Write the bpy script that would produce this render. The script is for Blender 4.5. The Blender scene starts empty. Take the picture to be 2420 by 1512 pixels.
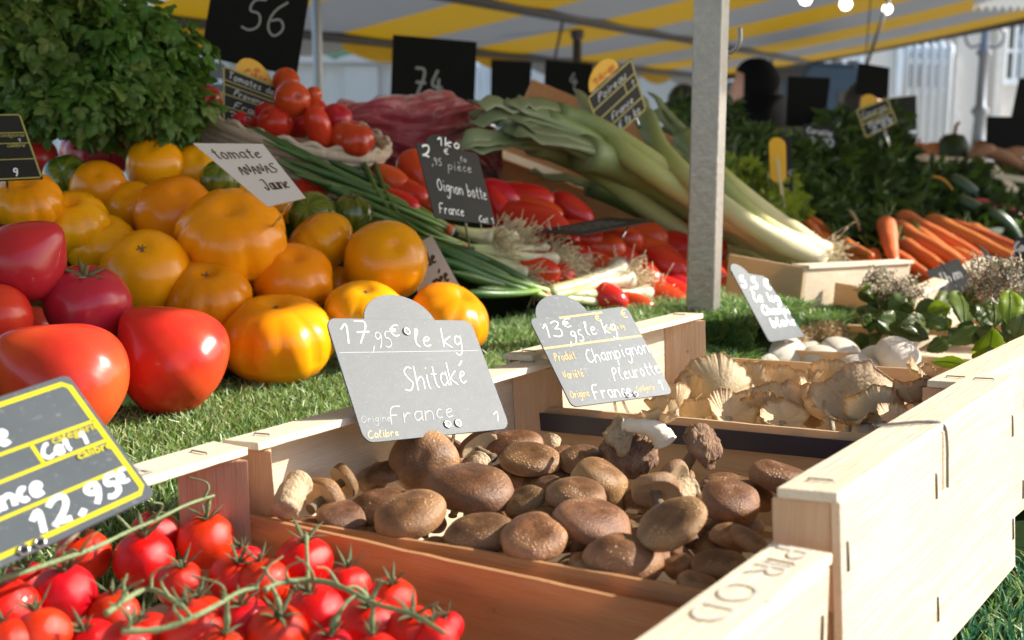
import bpy, math, random
import numpy as np
from mathutils import Vector as V, Matrix, noise as mn
random.seed(7); rng=np.random.default_rng(7)
R=math.radians
sc=bpy.context.scene; col=sc.collection
# ---------------------------------------------------------------- camera maths (2419x1512 measuring grid)
F=2900.; CX,CY=1209.5,756.; PT=math.atan(526/2900.); CZ=1.5
sp,cp=math.sin(PT),math.cos(PT)
def ray(x,y):
    u=(x-CX)/F; v=(y-CY)/F
    return V((u,cp-v*sp,-sp-v*cp))
CAM=V((0,0,CZ))
def P(x,y,d): return CAM+ray(x,y)*d
def PZ(x,y,z):
    r=ray(x,y); return CAM+r*((z-CZ)/r.z)
def dep(w):
    w=w-CAM; return w.y*cp-w.z*sp
def proj(w):
    q=w-CAM; d=q.y*cp-q.z*sp; return CX+F*q.x/d, CY-F*(q.y*sp+q.z*cp)/d
DN=V((.473,-.310,.825)).normalized()          # normal of the sloping display
def PP(x,y,off=0.):
    r=ray(x,y); return CAM+r*((-.652+off)/DN.dot(r))
RT=V((1,0,0)); UP=V((0,0,1)); BK=V((0,-1,0))
LA=V((.577,.816,0)).normalized(); LB=V((.816,-.577,0)).normalized()
# ---------------------------------------------------------------- mesh builder
class MB:
    def __init__(s): s.v=[];s.f=[];s.m=[];s.t=None
    def add(s,vs,fs,m=0,t=None):
        b=len(s.v)
        if t is not None or s.t is not None:
            if s.t is None: s.t=[0.]*b
            s.t.extend(t if t is not None else [0.]*len(vs))
        s.v.extend([tuple(p) for p in vs]); s.f.extend([tuple(i+b for i in f) for f in fs]); s.m.extend([m]*len(fs)); return s
    def box(s,o,a,b,c,m=0):
        o=V(o);a=V(a);b=V(b);c=V(c)
        if a.cross(b).dot(c)<0: a,b=b,a
        vs=[o,o+a,o+a+b,o+b,o+c,o+a+c,o+a+b+c,o+b+c]
        return s.add(vs,[(3,2,1,0),(4,5,6,7),(0,1,5,4),(1,2,6,5),(2,3,7,6),(3,0,4,7)],m)
    def prism(s,pts,ext,m=0):
        n=len(pts); vs=[V(p) for p in pts]+[V(p)+V(ext) for p in pts]
        fs=[tuple(range(n))[::-1],tuple(range(n,2*n))]+[(i,(i+1)%n,n+(i+1)%n,n+i) for i in range(n)]
        return s.add(vs,fs,m)
    def tube(s,pts,rad,seg=8,m=0,flat=1.,flatn=None,tv=None,cap=True):
        pts=[V(p) for p in pts]; n=len(pts)
        if not hasattr(rad,'__len__'): rad=[rad]*n
        if not hasattr(flat,'__len__'): flat=[flat]*n
        def fit(a): return a if len(a)==n else [a[min(len(a)-1,int(i*(len(a)-1)/max(1,n-1)+.5))] for i in range(n)]
        rad,flat=fit(rad),fit(flat); tv=fit(tv) if tv else tv
        T=[(pts[min(i+1,n-1)]-pts[max(i-1,0)]).normalized() for i in range(n)]
        if flatn is not None: nn=V(flatn)
        else: nn=UP if abs(T[0].z)<.9 else RT
        nn=(nn-T[0]*nn.dot(T[0])).normalized()
        vs=[];tt=[]
        for i in range(n):
            nn=(nn-T[i]*nn.dot(T[i]))
            nn=nn.normalized() if nn.length>1e-6 else T[i].orthogonal().normalized()
            bb=T[i].cross(nn)
            for k in range(seg):
                a=2*math.pi*k/seg
                vs.append(pts[i]+(nn*math.sin(a)*flat[i]+bb*math.cos(a))*rad[i]); tt.append(tv[i] if tv else 0.)
        fs=[(i*seg+k,i*seg+(k+1)%seg,(i+1)*seg+(k+1)%seg,(i+1)*seg+k) for i in range(n-1) for k in range(seg)]
        if cap: fs+= [tuple(range(seg))[::-1],tuple((n-1)*seg+k for k in range(seg))]
        return s.add(vs,fs,m,tt if tv else None)
    def ribbon(s,pts,n,w,m=0):
        pts=[V(p) for p in pts]
        if len(pts)<2: return s
        L=[]
        for i in range(len(pts)):
            t=(pts[min(i+1,len(pts)-1)]-pts[max(i-1,0)]); t=t.normalized() if t.length>1e-9 else RT
            q=n.cross(t)*(w/2); L+= [pts[i]+q,pts[i]-q]
        fs=[(2*i,2*i+1,2*i+3,2*i+2) for i in range(len(pts)-1)]
        return s.add(L,fs,m)
    def lathe(s,prof,seg=24,m=0,fn=None,o=V((0,0,0))):
        vs=[];n=len(prof)
        for i,(r,z) in enumerate(prof):
            for k in range(seg):
                a=2*math.pi*k/seg; q=V((r*math.cos(a),r*math.sin(a),z))
                if fn: q=fn(q,i,a)
                vs.append(q+o)
        fs=[(i*seg+k,i*seg+(k+1)%seg,(i+1)*seg+(k+1)%seg,(i+1)*seg+k) for i in range(n-1) for k in range(seg)]
        return s.add(vs,fs,m)
    def build(s,name,mats,parent=None,smooth=True,bevel=0,loc=None,rot=None):
        me=bpy.data.meshes.new(name); me.from_pydata(s.v,[],s.f)
        mats=mats if isinstance(mats,(list,tuple)) else [mats]
        for q in mats: me.materials.append(M[q] if isinstance(q,str) else q)
        if any(s.m): me.polygons.foreach_set('material_index',s.m)
        if smooth: me.polygons.foreach_set('use_smooth',[True]*len(s.f))
        if s.t is not None:
            at=me.attributes.new('tt','FLOAT','POINT'); at.data.foreach_set('value',s.t)
        me.update()
        o=bpy.data.objects.new(name,me); col.objects.link(o)
        if parent: o.parent=parent
        if loc is not None: o.location=loc
        if rot is not None: o.rotation_euler=rot.to_euler() if hasattr(rot,'to_euler') else rot
        if bevel:
            b=o.modifiers.new('b','BEVEL'); b.width=bevel; b.segments=2; b.limit_method='ANGLE'
        return o
def tag(o,label=None,cat=None,group=None,kind=None):
    if label: o['label']=label
    if cat: o['category']=cat
    if group: o['group']=group
    if kind: o['kind']=kind
    return o
def empty(name,label,cat,loc=(0,0,0),group=None):
    o=bpy.data.objects.new(name,None); o.empty_display_size=.02; col.objects.link(o); o.location=loc
    return tag(o,label,cat,group)
def inst(mesh,name,parent=None,loc=None,rot=None,scale=None):
    o=bpy.data.objects.new(name,mesh); col.objects.link(o)
    if parent: o.parent=parent
    if loc is not None: o.location=loc
    if rot is not None: o.rotation_euler=rot.to_euler()
    if scale is not None: o.scale=scale if hasattr(scale,'__len__') else (scale,)*3
    return o
def orient(axis,spin=0.):
    z=V(axis).normalized(); x=z.orthogonal().normalized(); y=z.cross(x)
    return Matrix((x,y,z)).transposed() @ Matrix.Rotation(spin,3,'Z')
def smooth(pts,it=2):
    pts=[V(p) for p in pts]
    for _ in range(it):
        q=[pts[0]]
        for a,b in zip(pts,pts[1:]): q+= [a*.75+b*.25,a*.25+b*.75]
        q.append(pts[-1]); pts=q
    return pts
def resample(pts,n):
    pts=smooth(pts,2); L=[0]
    for a,b in zip(pts,pts[1:]): L.append(L[-1]+(b-a).length)
    out=[];j=0
    for i in range(n):
        t=L[-1]*i/(n-1)
        while j<len(L)-2 and L[j+1]<t: j+=1
        k=(t-L[j])/max(1e-9,L[j+1]-L[j]); out.append(pts[j].lerp(pts[j+1],min(1,k)))
    return out
# ---------------------------------------------------------------- materials
M={}
class NT:
    def __init__(s,name):
        s.mat=bpy.data.materials.new(name); s.mat.use_nodes=True; s.t=s.mat.node_tree; s.b=s.t.nodes['Principled BSDF']; M[name]=s.mat
        s.out=s.t.nodes['Material Output']; s._c=None
    def n(s,ty,**k):
        o=s.t.nodes.new(ty)
        for a,b in k.items():
            if a.startswith('i_'): o.inputs[a[2:].replace('_',' ')].default_value=b
            else: setattr(o,a,b)
        return o
    def l(s,a,b): s.t.links.new(a,b)
    def co(s): 
        if not s._c: s._c=s.n('ShaderNodeTexCoord').outputs['Object']
        return s._c
    def mp(s,scale=(1,1,1),rot=(0,0,0)):
        m=s.n('ShaderNodeMapping'); m.inputs['Scale'].default_value=scale; m.inputs['Rotation'].default_value=rot; s.l(s.co(),m.inputs[0]); return m.outputs[0]
    def noise(s,scale,vec=None,detail=4.,rough=.55,dist=0.):
        o=s.n('ShaderNodeTexNoise'); o.inputs['Scale'].default_value=scale; o.inputs['Detail'].default_value=detail; o.inputs['Roughness'].default_value=rough; o.inputs['Distortion'].default_value=dist
        s.l(vec or s.co(),o.inputs['Vector']); return o.outputs['Fac']
    def ramp(s,fac,stops):
        o=s.n('ShaderNodeValToRGB'); e=o.color_ramp.elements
        while len(e)<len(stops): e.new(.5)
        for q,(p,c) in zip(e,stops): q.position=p; q.color=(*c,1) if len(c)==3 else c
        s.l(fac,o.inputs[0]); return o.outputs[0]
    def mix(s,fac,a,b,mode='MIX'):
        o=s.n('ShaderNodeMix',data_type='RGBA',blend_type=mode)
        for sock,val in ((o.inputs[0],fac),(o.inputs[6],a),(o.inputs[7],b)):
            if hasattr(val,'type') and hasattr(val,'links'): s.l(val,sock)
            else: sock.default_value=(*val,1) if hasattr(val,'__len__') else val
        return o.outputs[2]
    def vary(s,c,hue=.02,val=.15):
        i=s.n('ShaderNodeObjectInfo'); h=s.n('ShaderNodeHueSaturation'); a=s.n('ShaderNodeMapRange'); a.inputs[3].default_value=.5-hue; a.inputs[4].default_value=.5+hue
        b=s.n('ShaderNodeMapRange'); b.inputs[3].default_value=1-val; b.inputs[4].default_value=1+val
        w=s.n('ShaderNodeMath',operation='FRACT'); w2=s.n('ShaderNodeMath',operation='MULTIPLY'); w2.inputs[1].default_value=7.31
        s.l(i.outputs['Random'],a.inputs[0]); s.l(i.outputs['Random'],w2.inputs[0]); s.l(w2.outputs[0],w.inputs[0]); s.l(w.outputs[0],b.inputs[0])
        s.l(a.outputs[0],h.inputs['Hue']); s.l(b.outputs[0],h.inputs['Value']); s.l(c,h.inputs['Color']); return h.outputs[0]
    def col(s,c):
        if hasattr(c,'__len__'): s.b.inputs['Base Color'].default_value=(*c,1)
        else: s.l(c,s.b.inputs['Base Color'])
        return s
    def bump(s,h,dist=.001,strength=1.):
        o=s.n('ShaderNodeBump'); o.inputs['Distance'].default_value=dist; o.inputs['Strength'].default_value=strength; s.l(h,o.inputs['Height'])
        s.l(o.outputs[0],s.b.inputs['Normal']); s.bn=o.outputs[0]; return s
    def set(s,**k):
        nm={'rough':'Roughness','metal':'Metallic','spec':'Specular IOR Level','coat':'Coat Weight','coatr':'Coat Roughness','sss':'Subsurface Weight','sssr':'Subsurface Scale','sheen':'Sheen Weight'}
        for a,b in k.items(): s.b.inputs[nm[a]].default_value=b
        return s
    def translucent(s,c,fac):
        t=s.n('ShaderNodeBsdfTranslucent'); 
        if hasattr(c,'__len__'): t.inputs[0].default_value=(*c,1)
        else: s.l(c,t.inputs[0])
        m=s.n('ShaderNodeMixShader'); m.inputs[0].default_value=fac; s.l(s.b.outputs[0],m.inputs[1]); s.l(t.outputs[0],m.inputs[2]); s.l(m.outputs[0],s.out.inputs[0]); return s
def simple(name,c,c2=None,scale=60,rough=.6,bump=0,bs=200,metal=0,spec=.5,vary=None,coat=0):
    m=NT(name)
    cc=m.mix(m.noise(scale),c,c2) if c2 else None
    if cc is None and vary: cc=m.mix(.0,c,c)
    if vary: cc=m.vary(cc,*vary)
    m.col(cc if cc is not None else c); m.set(rough=rough,metal=metal,spec=spec,coat=coat)
    if bump: m.bump(m.noise(bs),bump)
    return m
ANG=math.atan2(.816,.577)
def wood(name,ang,c1,c2,c3,tr=0.,trc=(.8,.42,.16),tilt=False,sat=1.):
    m=NT(name)
    # grain runs along the board: rotate so local x follows it, stretch hard
    r=m.n('ShaderNodeMapping'); r.vector_type='POINT'; r.inputs['Rotation'].default_value=(0,R(90) if tilt else 0,-ang); m.l(m.co(),r.inputs[0])
    k=m.n('ShaderNodeMapping'); k.inputs['Scale'].default_value=(5,70,70); m.l(r.outputs[0],k.inputs[0])
    g=m.noise(2.2,k.outputs[0],6,.62,.6)
    k2=m.n('ShaderNodeMapping'); k2.inputs['Scale'].default_value=(14,420,420); m.l(r.outputs[0],k2.inputs[0])
    g2=m.noise(1.5,k2.outputs[0],3,.6)
    c=m.ramp(g,[(.25,c1),(.52,c2),(.8,c3)])
    c=m.mix(m.ramp(g2,[(.35,(1,1,1)),(.72,(0,0,0))]),m.mix(.18,c,(.42,.28,.16),'MIX'),c)
    sm=m.noise(9,None,3); c=m.mix(m.ramp(sm,[(.4,(0,0,0)),(.75,(.5,.5,.5))]),c,tuple(x*.8 for x in c1))
    vo=m.n('ShaderNodeTexVoronoi'); vo.inputs['Scale'].default_value=38; m.l(m.co(),vo.inputs['Vector'])
    c=m.mix(m.ramp(vo.outputs['Distance'],[(.03,(.6,.6,.6)),(.07,(0,0,0))]),c,(.22,.12,.06))
    m.col(c); m.set(rough=.62,spec=.25); m.bump(g2,.0009)
    if tr: m.translucent(trc,tr)
    return m
W1,W2,W3=(.72,.59,.41),(.80,.69,.52),(.84,.76,.61)
wood('wood_a',ANG,W1,W2,W3); wood('wood_b',-math.atan2(.577,.816),W1,W2,W3)
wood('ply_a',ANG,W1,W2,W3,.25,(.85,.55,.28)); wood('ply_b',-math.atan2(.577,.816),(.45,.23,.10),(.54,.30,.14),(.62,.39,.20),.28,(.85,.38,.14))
wood('ply_pale',-math.atan2(.577,.816),(.62,.46,.28),(.70,.53,.33),(.76,.6,.4),.25,(.85,.55,.25))
wood('post_wood',0,(.58,.36,.2),(.66,.43,.26),(.72,.52,.34),tilt=True)
wood('post_red',0,(.40,.20,.12),(.50,.27,.17),(.58,.34,.22),tilt=True)
wood('table_wood',ANG,(.3,.2,.12),(.36,.25,.15),(.42,.3,.2))
simple('stamp_ink',(.42,.41,.39),(.60,.56,.48),300,.7)
simple('black_tape',(.012,.010,.022),(.03,.026,.045),60,.38,.0003,120)
simple('staple_metal',(.22,.2,.19),rough=.35,metal=.9)
simple('spike_metal',(.6,.6,.58),rough=.25,metal=1)
# --- tomatoes
def tomato_mat(name,a,b,c,top=None,rough=.2,vary=(.008,.1),sss=.06):
    m=NT(name); n=m.noise(14,None,3,.5); g=m.ramp(n,[(.3,a),(.55,b),(.8,c)])
    if top:
        s=m.n('ShaderNodeSeparateXYZ'); m.l(m.co(),s.inputs[0]); k=m.n('ShaderNodeMapRange'); k.inputs[1].default_value=.004; k.inputs[2].default_value=.034; m.l(s.outputs[2],k.inputs[0])
        w=m.n('ShaderNodeMath',operation='MULTIPLY'); m.l(k.outputs[0],w.inputs[0]); m.l(m.noise(25,None,3),w.inputs[1]); g=m.mix(w.outputs[0],g,top)
    f=m.noise(900,None,2); g=m.mix(m.ramp(f,[(.70,(0,0,0)),(.8,(.25,.25,.25))]),g,(.85,.62,.4))
    m.col(m.vary(g,*vary)); m.set(rough=rough,spec=.34,coat=.10,coatr=.06,sss=sss,sssr=.006); m.b.inputs['Subsurface Radius'].default_value=(1,.35,.1)
    m.bump(m.noise(40,None,3),.0006,.5); return m
tomato_mat('skin_yellow',(.86,.29,.003),(.92,.37,.004),(.94,.46,.008),(.78,.26,.003),.24,(.012,.12))
tomato_mat('skin_heart',(.55,.028,.018),(.62,.045,.018),(.68,.09,.02),(.70,.13,.02),.24)
tomato_mat('skin_pink',(.42,.018,.02),(.50,.022,.025),(.54,.035,.03),None,.24)
tomato_mat('skin_cherry',(.56,.008,.004),(.62,.012,.005),(.66,.02,.008),None,.09,(.006,.14))
tomato_mat('skin_roma',(.50,.025,.012),(.56,.035,.014),(.6,.06,.02),None,.2,(.012,.15))
m=NT('skin_zebra')
w=m.n('ShaderNodeTexWave'); w.wave_type='BANDS'; w.bands_direction='X'; w.inputs['Scale'].default_value=1.; w.inputs['Distortion'].default_value=1.5
s=m.n('ShaderNodeSeparateXYZ'); m.l(m.co(),s.inputs[0]); at=m.n('ShaderNodeMath',operation='ARCTAN2'); m.l(s.outputs[1],at.inputs[0]); m.l(s.outputs[0],at.inputs[1])
cb=m.n('ShaderNodeCombineXYZ'); m.l(at.outputs[0],cb.inputs[0]); nz=m.n('ShaderNodeMath',operation='MULTIPLY'); nz.inputs[1].default_value=14; m.l(s.outputs[2],nz.inputs[0]); m.l(nz.outputs[0],cb.inputs[1])
nn=m.noise(2.4,cb.outputs[0],5,.6); m.col(m.vary(m.ramp(nn,[(.36,(.035,.075,.008)),(.52,(.10,.14,.012)),(.68,(.24,.22,.02))]),.01,.15)); m.set(rough=.2,coat=.3,coatr=.1,sss=.05,sssr=.005)
simple('scar',(.12,.06,.02),(.25,.13,.04),400,.8)
simple('calyx_dry',(.10,.09,.035),(.2,.17,.08),300,.7)
simple('calyx_green',(.05,.09,.025),(.12,.16,.06),250,.6)
m=simple('vine_green',(.10,.15,.05),(.23,.27,.13),130,.6,.0008,500)
# --- mushrooms
m=NT('shiitake_cap'); n1=m.noise(1.1,None,4,.6); base=m.ramp(n1,[(.32,(.075,.029,.012)),(.5,(.145,.063,.025)),(.68,(.27,.135,.056))])
vo=m.n('ShaderNodeTexVoronoi'); vo.inputs['Scale'].default_value=9; m.l(m.co(),vo.inputs['Vector']); msk=m.ramp(m.noise(1.3,None,2),[(.5,(0,0,0)),(.64,(.8,.8,.8))])
sp_=m.ramp(vo.outputs['Distance'],[(.2,(.75,.75,.75)),(.42,(0,0,0))]); sm=m.mix(1.,sp_,msk,'MULTIPLY'); c=m.mix(sm,base,(.52,.36,.22))
sx_=m.n('ShaderNodeVectorMath',operation='MULTIPLY'); sx_.inputs[1].default_value=(1,1,0); m.l(m.co(),sx_.inputs[0]); ln_=m.n('ShaderNodeVectorMath',operation='LENGTH'); m.l(sx_.outputs[0],ln_.inputs[0])
c=m.mix(m.ramp(ln_.outputs['Value'],[(.55,(0,0,0)),(1.02,(.5,.5,.5))]),c,(.42,.23,.11))
c=m.mix(m.ramp(m.noise(22,None,3),[(.45,(0,0,0)),(.75,(.28,.28,.28))]),c,(.38,.21,.11)); m.col(m.vary(c,.010,.30)); m.set(rough=.40,spec=.34)
ad=m.n('ShaderNodeMath',operation='ADD'); m.l(m.noise(13,None,5,.65),ad.inputs[0]); m.l(sm,ad.inputs[1]); m.bump(ad.outputs[0],.0007)
m=NT('shiitake_dry'); v2=m.n('ShaderNodeTexVoronoi'); v2.feature='DISTANCE_TO_EDGE'; v2.inputs['Scale'].default_value=3.; mm=m.mix(.5,m.mp((1,2.2,1)),(0,0,0)); m.l(m.mp((1,2.2,1)),v2.inputs['Vector'])
c=m.ramp(m.noise(2,None,5),[(.3,(.13,.07,.045)),(.6,(.28,.17,.10)),(.8,(.42,.28,.18))]); m.col(c); m.set(rough=.75,spec=.2)
ad=m.n('ShaderNodeMath',operation='ADD'); m.l(m.ramp(v2.outputs['Distance'],[(0,(0,0,0)),(.25,(1,1,1))]),ad.inputs[0]); m.l(m.noise(10,None,5,.7),ad.inputs[1]); m.bump(ad.outputs[0],.0008)
m=NT('gill_cream'); m.col(m.mix(m.noise(4),(.55,.38,.2),(.72,.56,.36))); m.set(rough=.7,spec=.2); m.bump(m.noise(23),.0005); m.translucent((.8,.5,.25),.2)
m=simple('stem_tan',(.30,.18,.09),(.62,.47,.3),150,.8,.002,350)
for nm,ca,cb,rim,tc,tf in (('oyster_cap',(.56,.40,.23),(.80,.63,.41),(.40,.24,.11),(.88,.62,.34),.2),('oyster_gill',(.68,.50,.29),(.83,.66,.43),(.46,.28,.13),(.92,.66,.36),.22)):
    m=NT(nm); at=m.n('ShaderNodeAttribute',attribute_name='tt'); mul=m.n('ShaderNodeMath',operation='MULTIPLY_ADD'); mul.inputs[1].default_value=.16; m.l(m.noise(9,None,4),mul.inputs[0]); m.l(at.outputs['Fac'],mul.inputs[2])
    c=m.mix(m.noise(3,None,4),ca,cb); c=m.mix(m.ramp(mul.outputs[0],[(.95,(0,0,0)),(1.04,(.7,.7,.7))]),c,rim); m.col(m.vary(c,.01,.15)); m.set(rough=.55,spec=.3); m.bump(m.noise(16),.0006); m.translucent(tc,tf)
simple('oyster_stalk',(.62,.5,.34),(.8,.72,.58),90,.65,.001,300)
simple('button_white',(.70,.6,.46),(.86,.81,.72),1.5,.5,.0008,200)
# --- greens
def leaf(name,a,b,tr,trc,rough=.45,scale=40,vary=(.02,.3)):
    m=NT(name); m.col(m.vary(m.mix(m.noise(scale),a,b),*vary)); m.set(rough=rough,spec=.22); m.translucent(trc,tr); return m
leaf('parsley_leaf',(.022,.062,.010),(.085,.17,.026),.2,(.16,.3,.03))
leaf('parsley_light',(.07,.12,.025),(.15,.21,.05),.2,(.22,.35,.05))
leaf('bay_leaf',(.05,.08,.016),(.13,.17,.04),.12,(.2,.28,.03),.35)
leaf('bay_bright',(.14,.22,.02),(.28,.36,.04),.45,(.5,.62,.05),.35)
leaf('lettuce',(.16,.24,.02),(.30,.36,.05),.3,(.35,.5,.05))
leaf('feather_green',(.035,.07,.018),(.10,.16,.035),.12,(.12,.2,.03),.55,25)
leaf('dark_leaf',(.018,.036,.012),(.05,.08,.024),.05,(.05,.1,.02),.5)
leaf('turf_blade',(.09,.18,.04),(.24,.35,.10),.3,(.25,.4,.08),.35,30,(0,0))
leaf('turf_pale',(.34,.45,.20),(.55,.62,.34),.3,(.4,.55,.2),.3,30,(0,0))
leaf('turf_blue',(.03,.13,.06),(.10,.26,.14),.2,(.1,.3,.15),.35,30,(0,0))
simple('turf_backing',(.012,.028,.010),(.03,.05,.015),120,.95,spec=.02)
simple('straw',(.35,.22,.1),(.6,.42,.22),200,.8)
m=NT('leek'); a=m.n('ShaderNodeAttribute',attribute_name='tt'); st=m.noise(1.,m.mp((12,300,300),(0,0,0)),3)
k=m.n('ShaderNodeMath',operation='MULTIPLY_ADD'); k.inputs[1].default_value=.12; m.l(st,k.inputs[0]); m.l(a.outputs['Fac'],k.inputs[2])
m.col(m.vary(m.ramp(k.outputs[0],[(.05,(.74,.65,.45)),(.34,(.66,.60,.32)),(.54,(.42,.43,.14)),(.72,(.20,.25,.09)),(1.,(.17,.21,.11))]),.01,.12)); m.set(rough=.45,spec=.4); m.bump(st,.0008); m.translucent((.4,.5,.1),.1)
m=NT('onion_stalk'); a=m.n('ShaderNodeAttribute',attribute_name='tt')
m.col(m.vary(m.ramp(a.outputs['Fac'],[(0,(.74,.66,.48)),(.16,(.62,.62,.3)),(.34,(.16,.27,.05)),(.6,(.05,.12,.025)),(1,(.06,.13,.03))]),.015,.3)); m.set(rough=.38,spec=.5); m.bump(m.noise(300),.0005)
simple('root_hair',(.50,.38,.2),(.75,.65,.45),200,.8)
simple('band_red',(.6,.1,.03),rough=.6); simple('band_black',(.03,.04,.04),rough=.6); simple('band_white',(.75,.7,.6),rough=.6)
m=NT('carrot'); m.col(m.vary(m.mix(m.noise(60,m.mp((1,1,1))),(.60,.15,.035),(.72,.22,.06)),.012,.15)); m.set(rough=.45,spec=.4,sss=.1,sssr=.004); m.bump(m.noise(150),.001)
simple('net_bag',(.24,.015,.03),(.42,.04,.05),22,.38,.003,60)
M['net_bag'].node_tree.nodes['Principled BSDF'].inputs['Sheen Weight'].default_value=.4
simple('wicker',(.42,.30,.2),(.66,.54,.42),90,.8,.002,260)
simple('pumpkin',(.35,.09,.02),(.5,.17,.04),30,.45,.002,60)
simple('courgette',(.02,.045,.015),(.05,.09,.03),60,.35)
simple('flower_orange',(.75,.26,.01),(.85,.4,.03),60,.6)
simple('brown_root',(.22,.1,.05),(.36,.19,.1),60,.8,.003,80)
simple('red_pepper',(.45,.02,.02),(.55,.04,.03),60,.3)
# --- signs
m=NT('slate'); c=m.mix(m.noise(35,None,6),(.09,.102,.112),(.14,.155,.167)); c=m.mix(m.ramp(m.noise(260,None,5,.7),[(.58,(0,0,0)),(.78,(.3,.3,.3))]),c,(.6,.62,.63)); m.col(c); m.set(rough=.48,spec=.3); m.bump(m.noise(260),.00004)
m=NT('slate_pale'); c=m.mix(m.noise(30,m.mp((1,1,1)),7),(.065,.075,.083),(.11,.122,.132)); k=m.noise(1.,m.mp((60,1500,900),(.4,.5,.3)),3); c=m.mix(m.ramp(k,[(.62,(0,0,0)),(.78,(.3,.3,.3))]),c,(.65,.67,.68)); m.col(c); m.set(rough=.46,spec=.33)
gr=m.noise(1500,None,3,.8); m.bump(gr,.0002)
simple('slate_dark',(.016,.016,.015),(.03,.028,.026),40,.6,spec=.25); simple('board_black',(.004,.004,.004),(.008,.008,.007),30,.7,spec=.15)
simple('ink_yellow',(.72,.62,.02),rough=.5); simple('ink_yellow_dull',(.42,.36,.10),rough=.5); simple('ink_orange',(.75,.42,.04),(.6,.4,.15),300,.5); simple('ink_red',(.6,.12,.03),rough=.5)
simple('chalk',(.84,.86,.86),(.93,.94,.94),500,.8); simple('chalk_faint',(.42,.43,.43),(.55,.56,.56),500,.8); simple('chalk_dim',(.3,.3,.28),rough=.9)
simple('disc_yellow',(.78,.42,.02),rough=.5); simple('card_white',(.72,.63,.55),(.78,.69,.61),50,.6); simple('card_ink',(.09,.035,.01),rough=.6); simple('black_ink',(.01,.01,.012),rough=.5)
simple('stick_wood',(.6,.48,.25),rough=.6)
# --- metal, fabric, background
m=NT('galvanised'); m.col(m.mix(m.noise(120,None,6),(.24,.22,.20),(.42,.40,.37))); m.set(metal=.6,rough=.38); m.bump(m.noise(180,None,5),.0008)
simple('dark_metal',(.05,.05,.055),(.08,.08,.085),60,.5,metal=.5); simple('grey_metal',(.25,.26,.28),rough=.4,metal=.6)
def fabric(name,c,t,fac):
    fac*=.55; m=NT(name); m.col(m.mix(m.noise(3,None,4),c,tuple(x*.85 for x in c))); m.set(rough=.6,spec=.2); m.translucent(t,fac); return m
fabric('canopy_yellow',(.38,.22,.005),(.7,.42,.01),.3); fabric('canopy_white',(.21,.225,.235),(.4,.42,.44),.22); fabric('awning_green',(.006,.035,.025),(.01,.06,.04),.1)
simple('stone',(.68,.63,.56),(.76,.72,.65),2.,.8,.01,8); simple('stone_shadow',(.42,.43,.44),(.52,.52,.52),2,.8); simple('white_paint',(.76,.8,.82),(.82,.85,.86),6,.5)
simple('window_glass',(.03,.035,.04),(.09,.1,.11),2,.15); simple('pave',(.22,.21,.19),(.34,.32,.3),6,.85,.01,30)
simple('coat_black',(.004,.004,.005),(.008,.008,.009),30,.9,spec=.1); simple('hair_dark',(.012,.009,.007),rough=.6); simple('human_skin',(.55,.27,.18),(.62,.33,.23),30,.5); simple('coat_brown',(.06,.035,.028),(.09,.05,.04),20,.85); simple('van_blue',(.03,.07,.14),(.04,.09,.17),3,.4)
m=NT('bulb_lit'); m.col((1,.95,.85)); m.b.inputs['Emission Color'].default_value=(1,.93,.78,1); m.b.inputs['Emission Strength'].default_value=5
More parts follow.
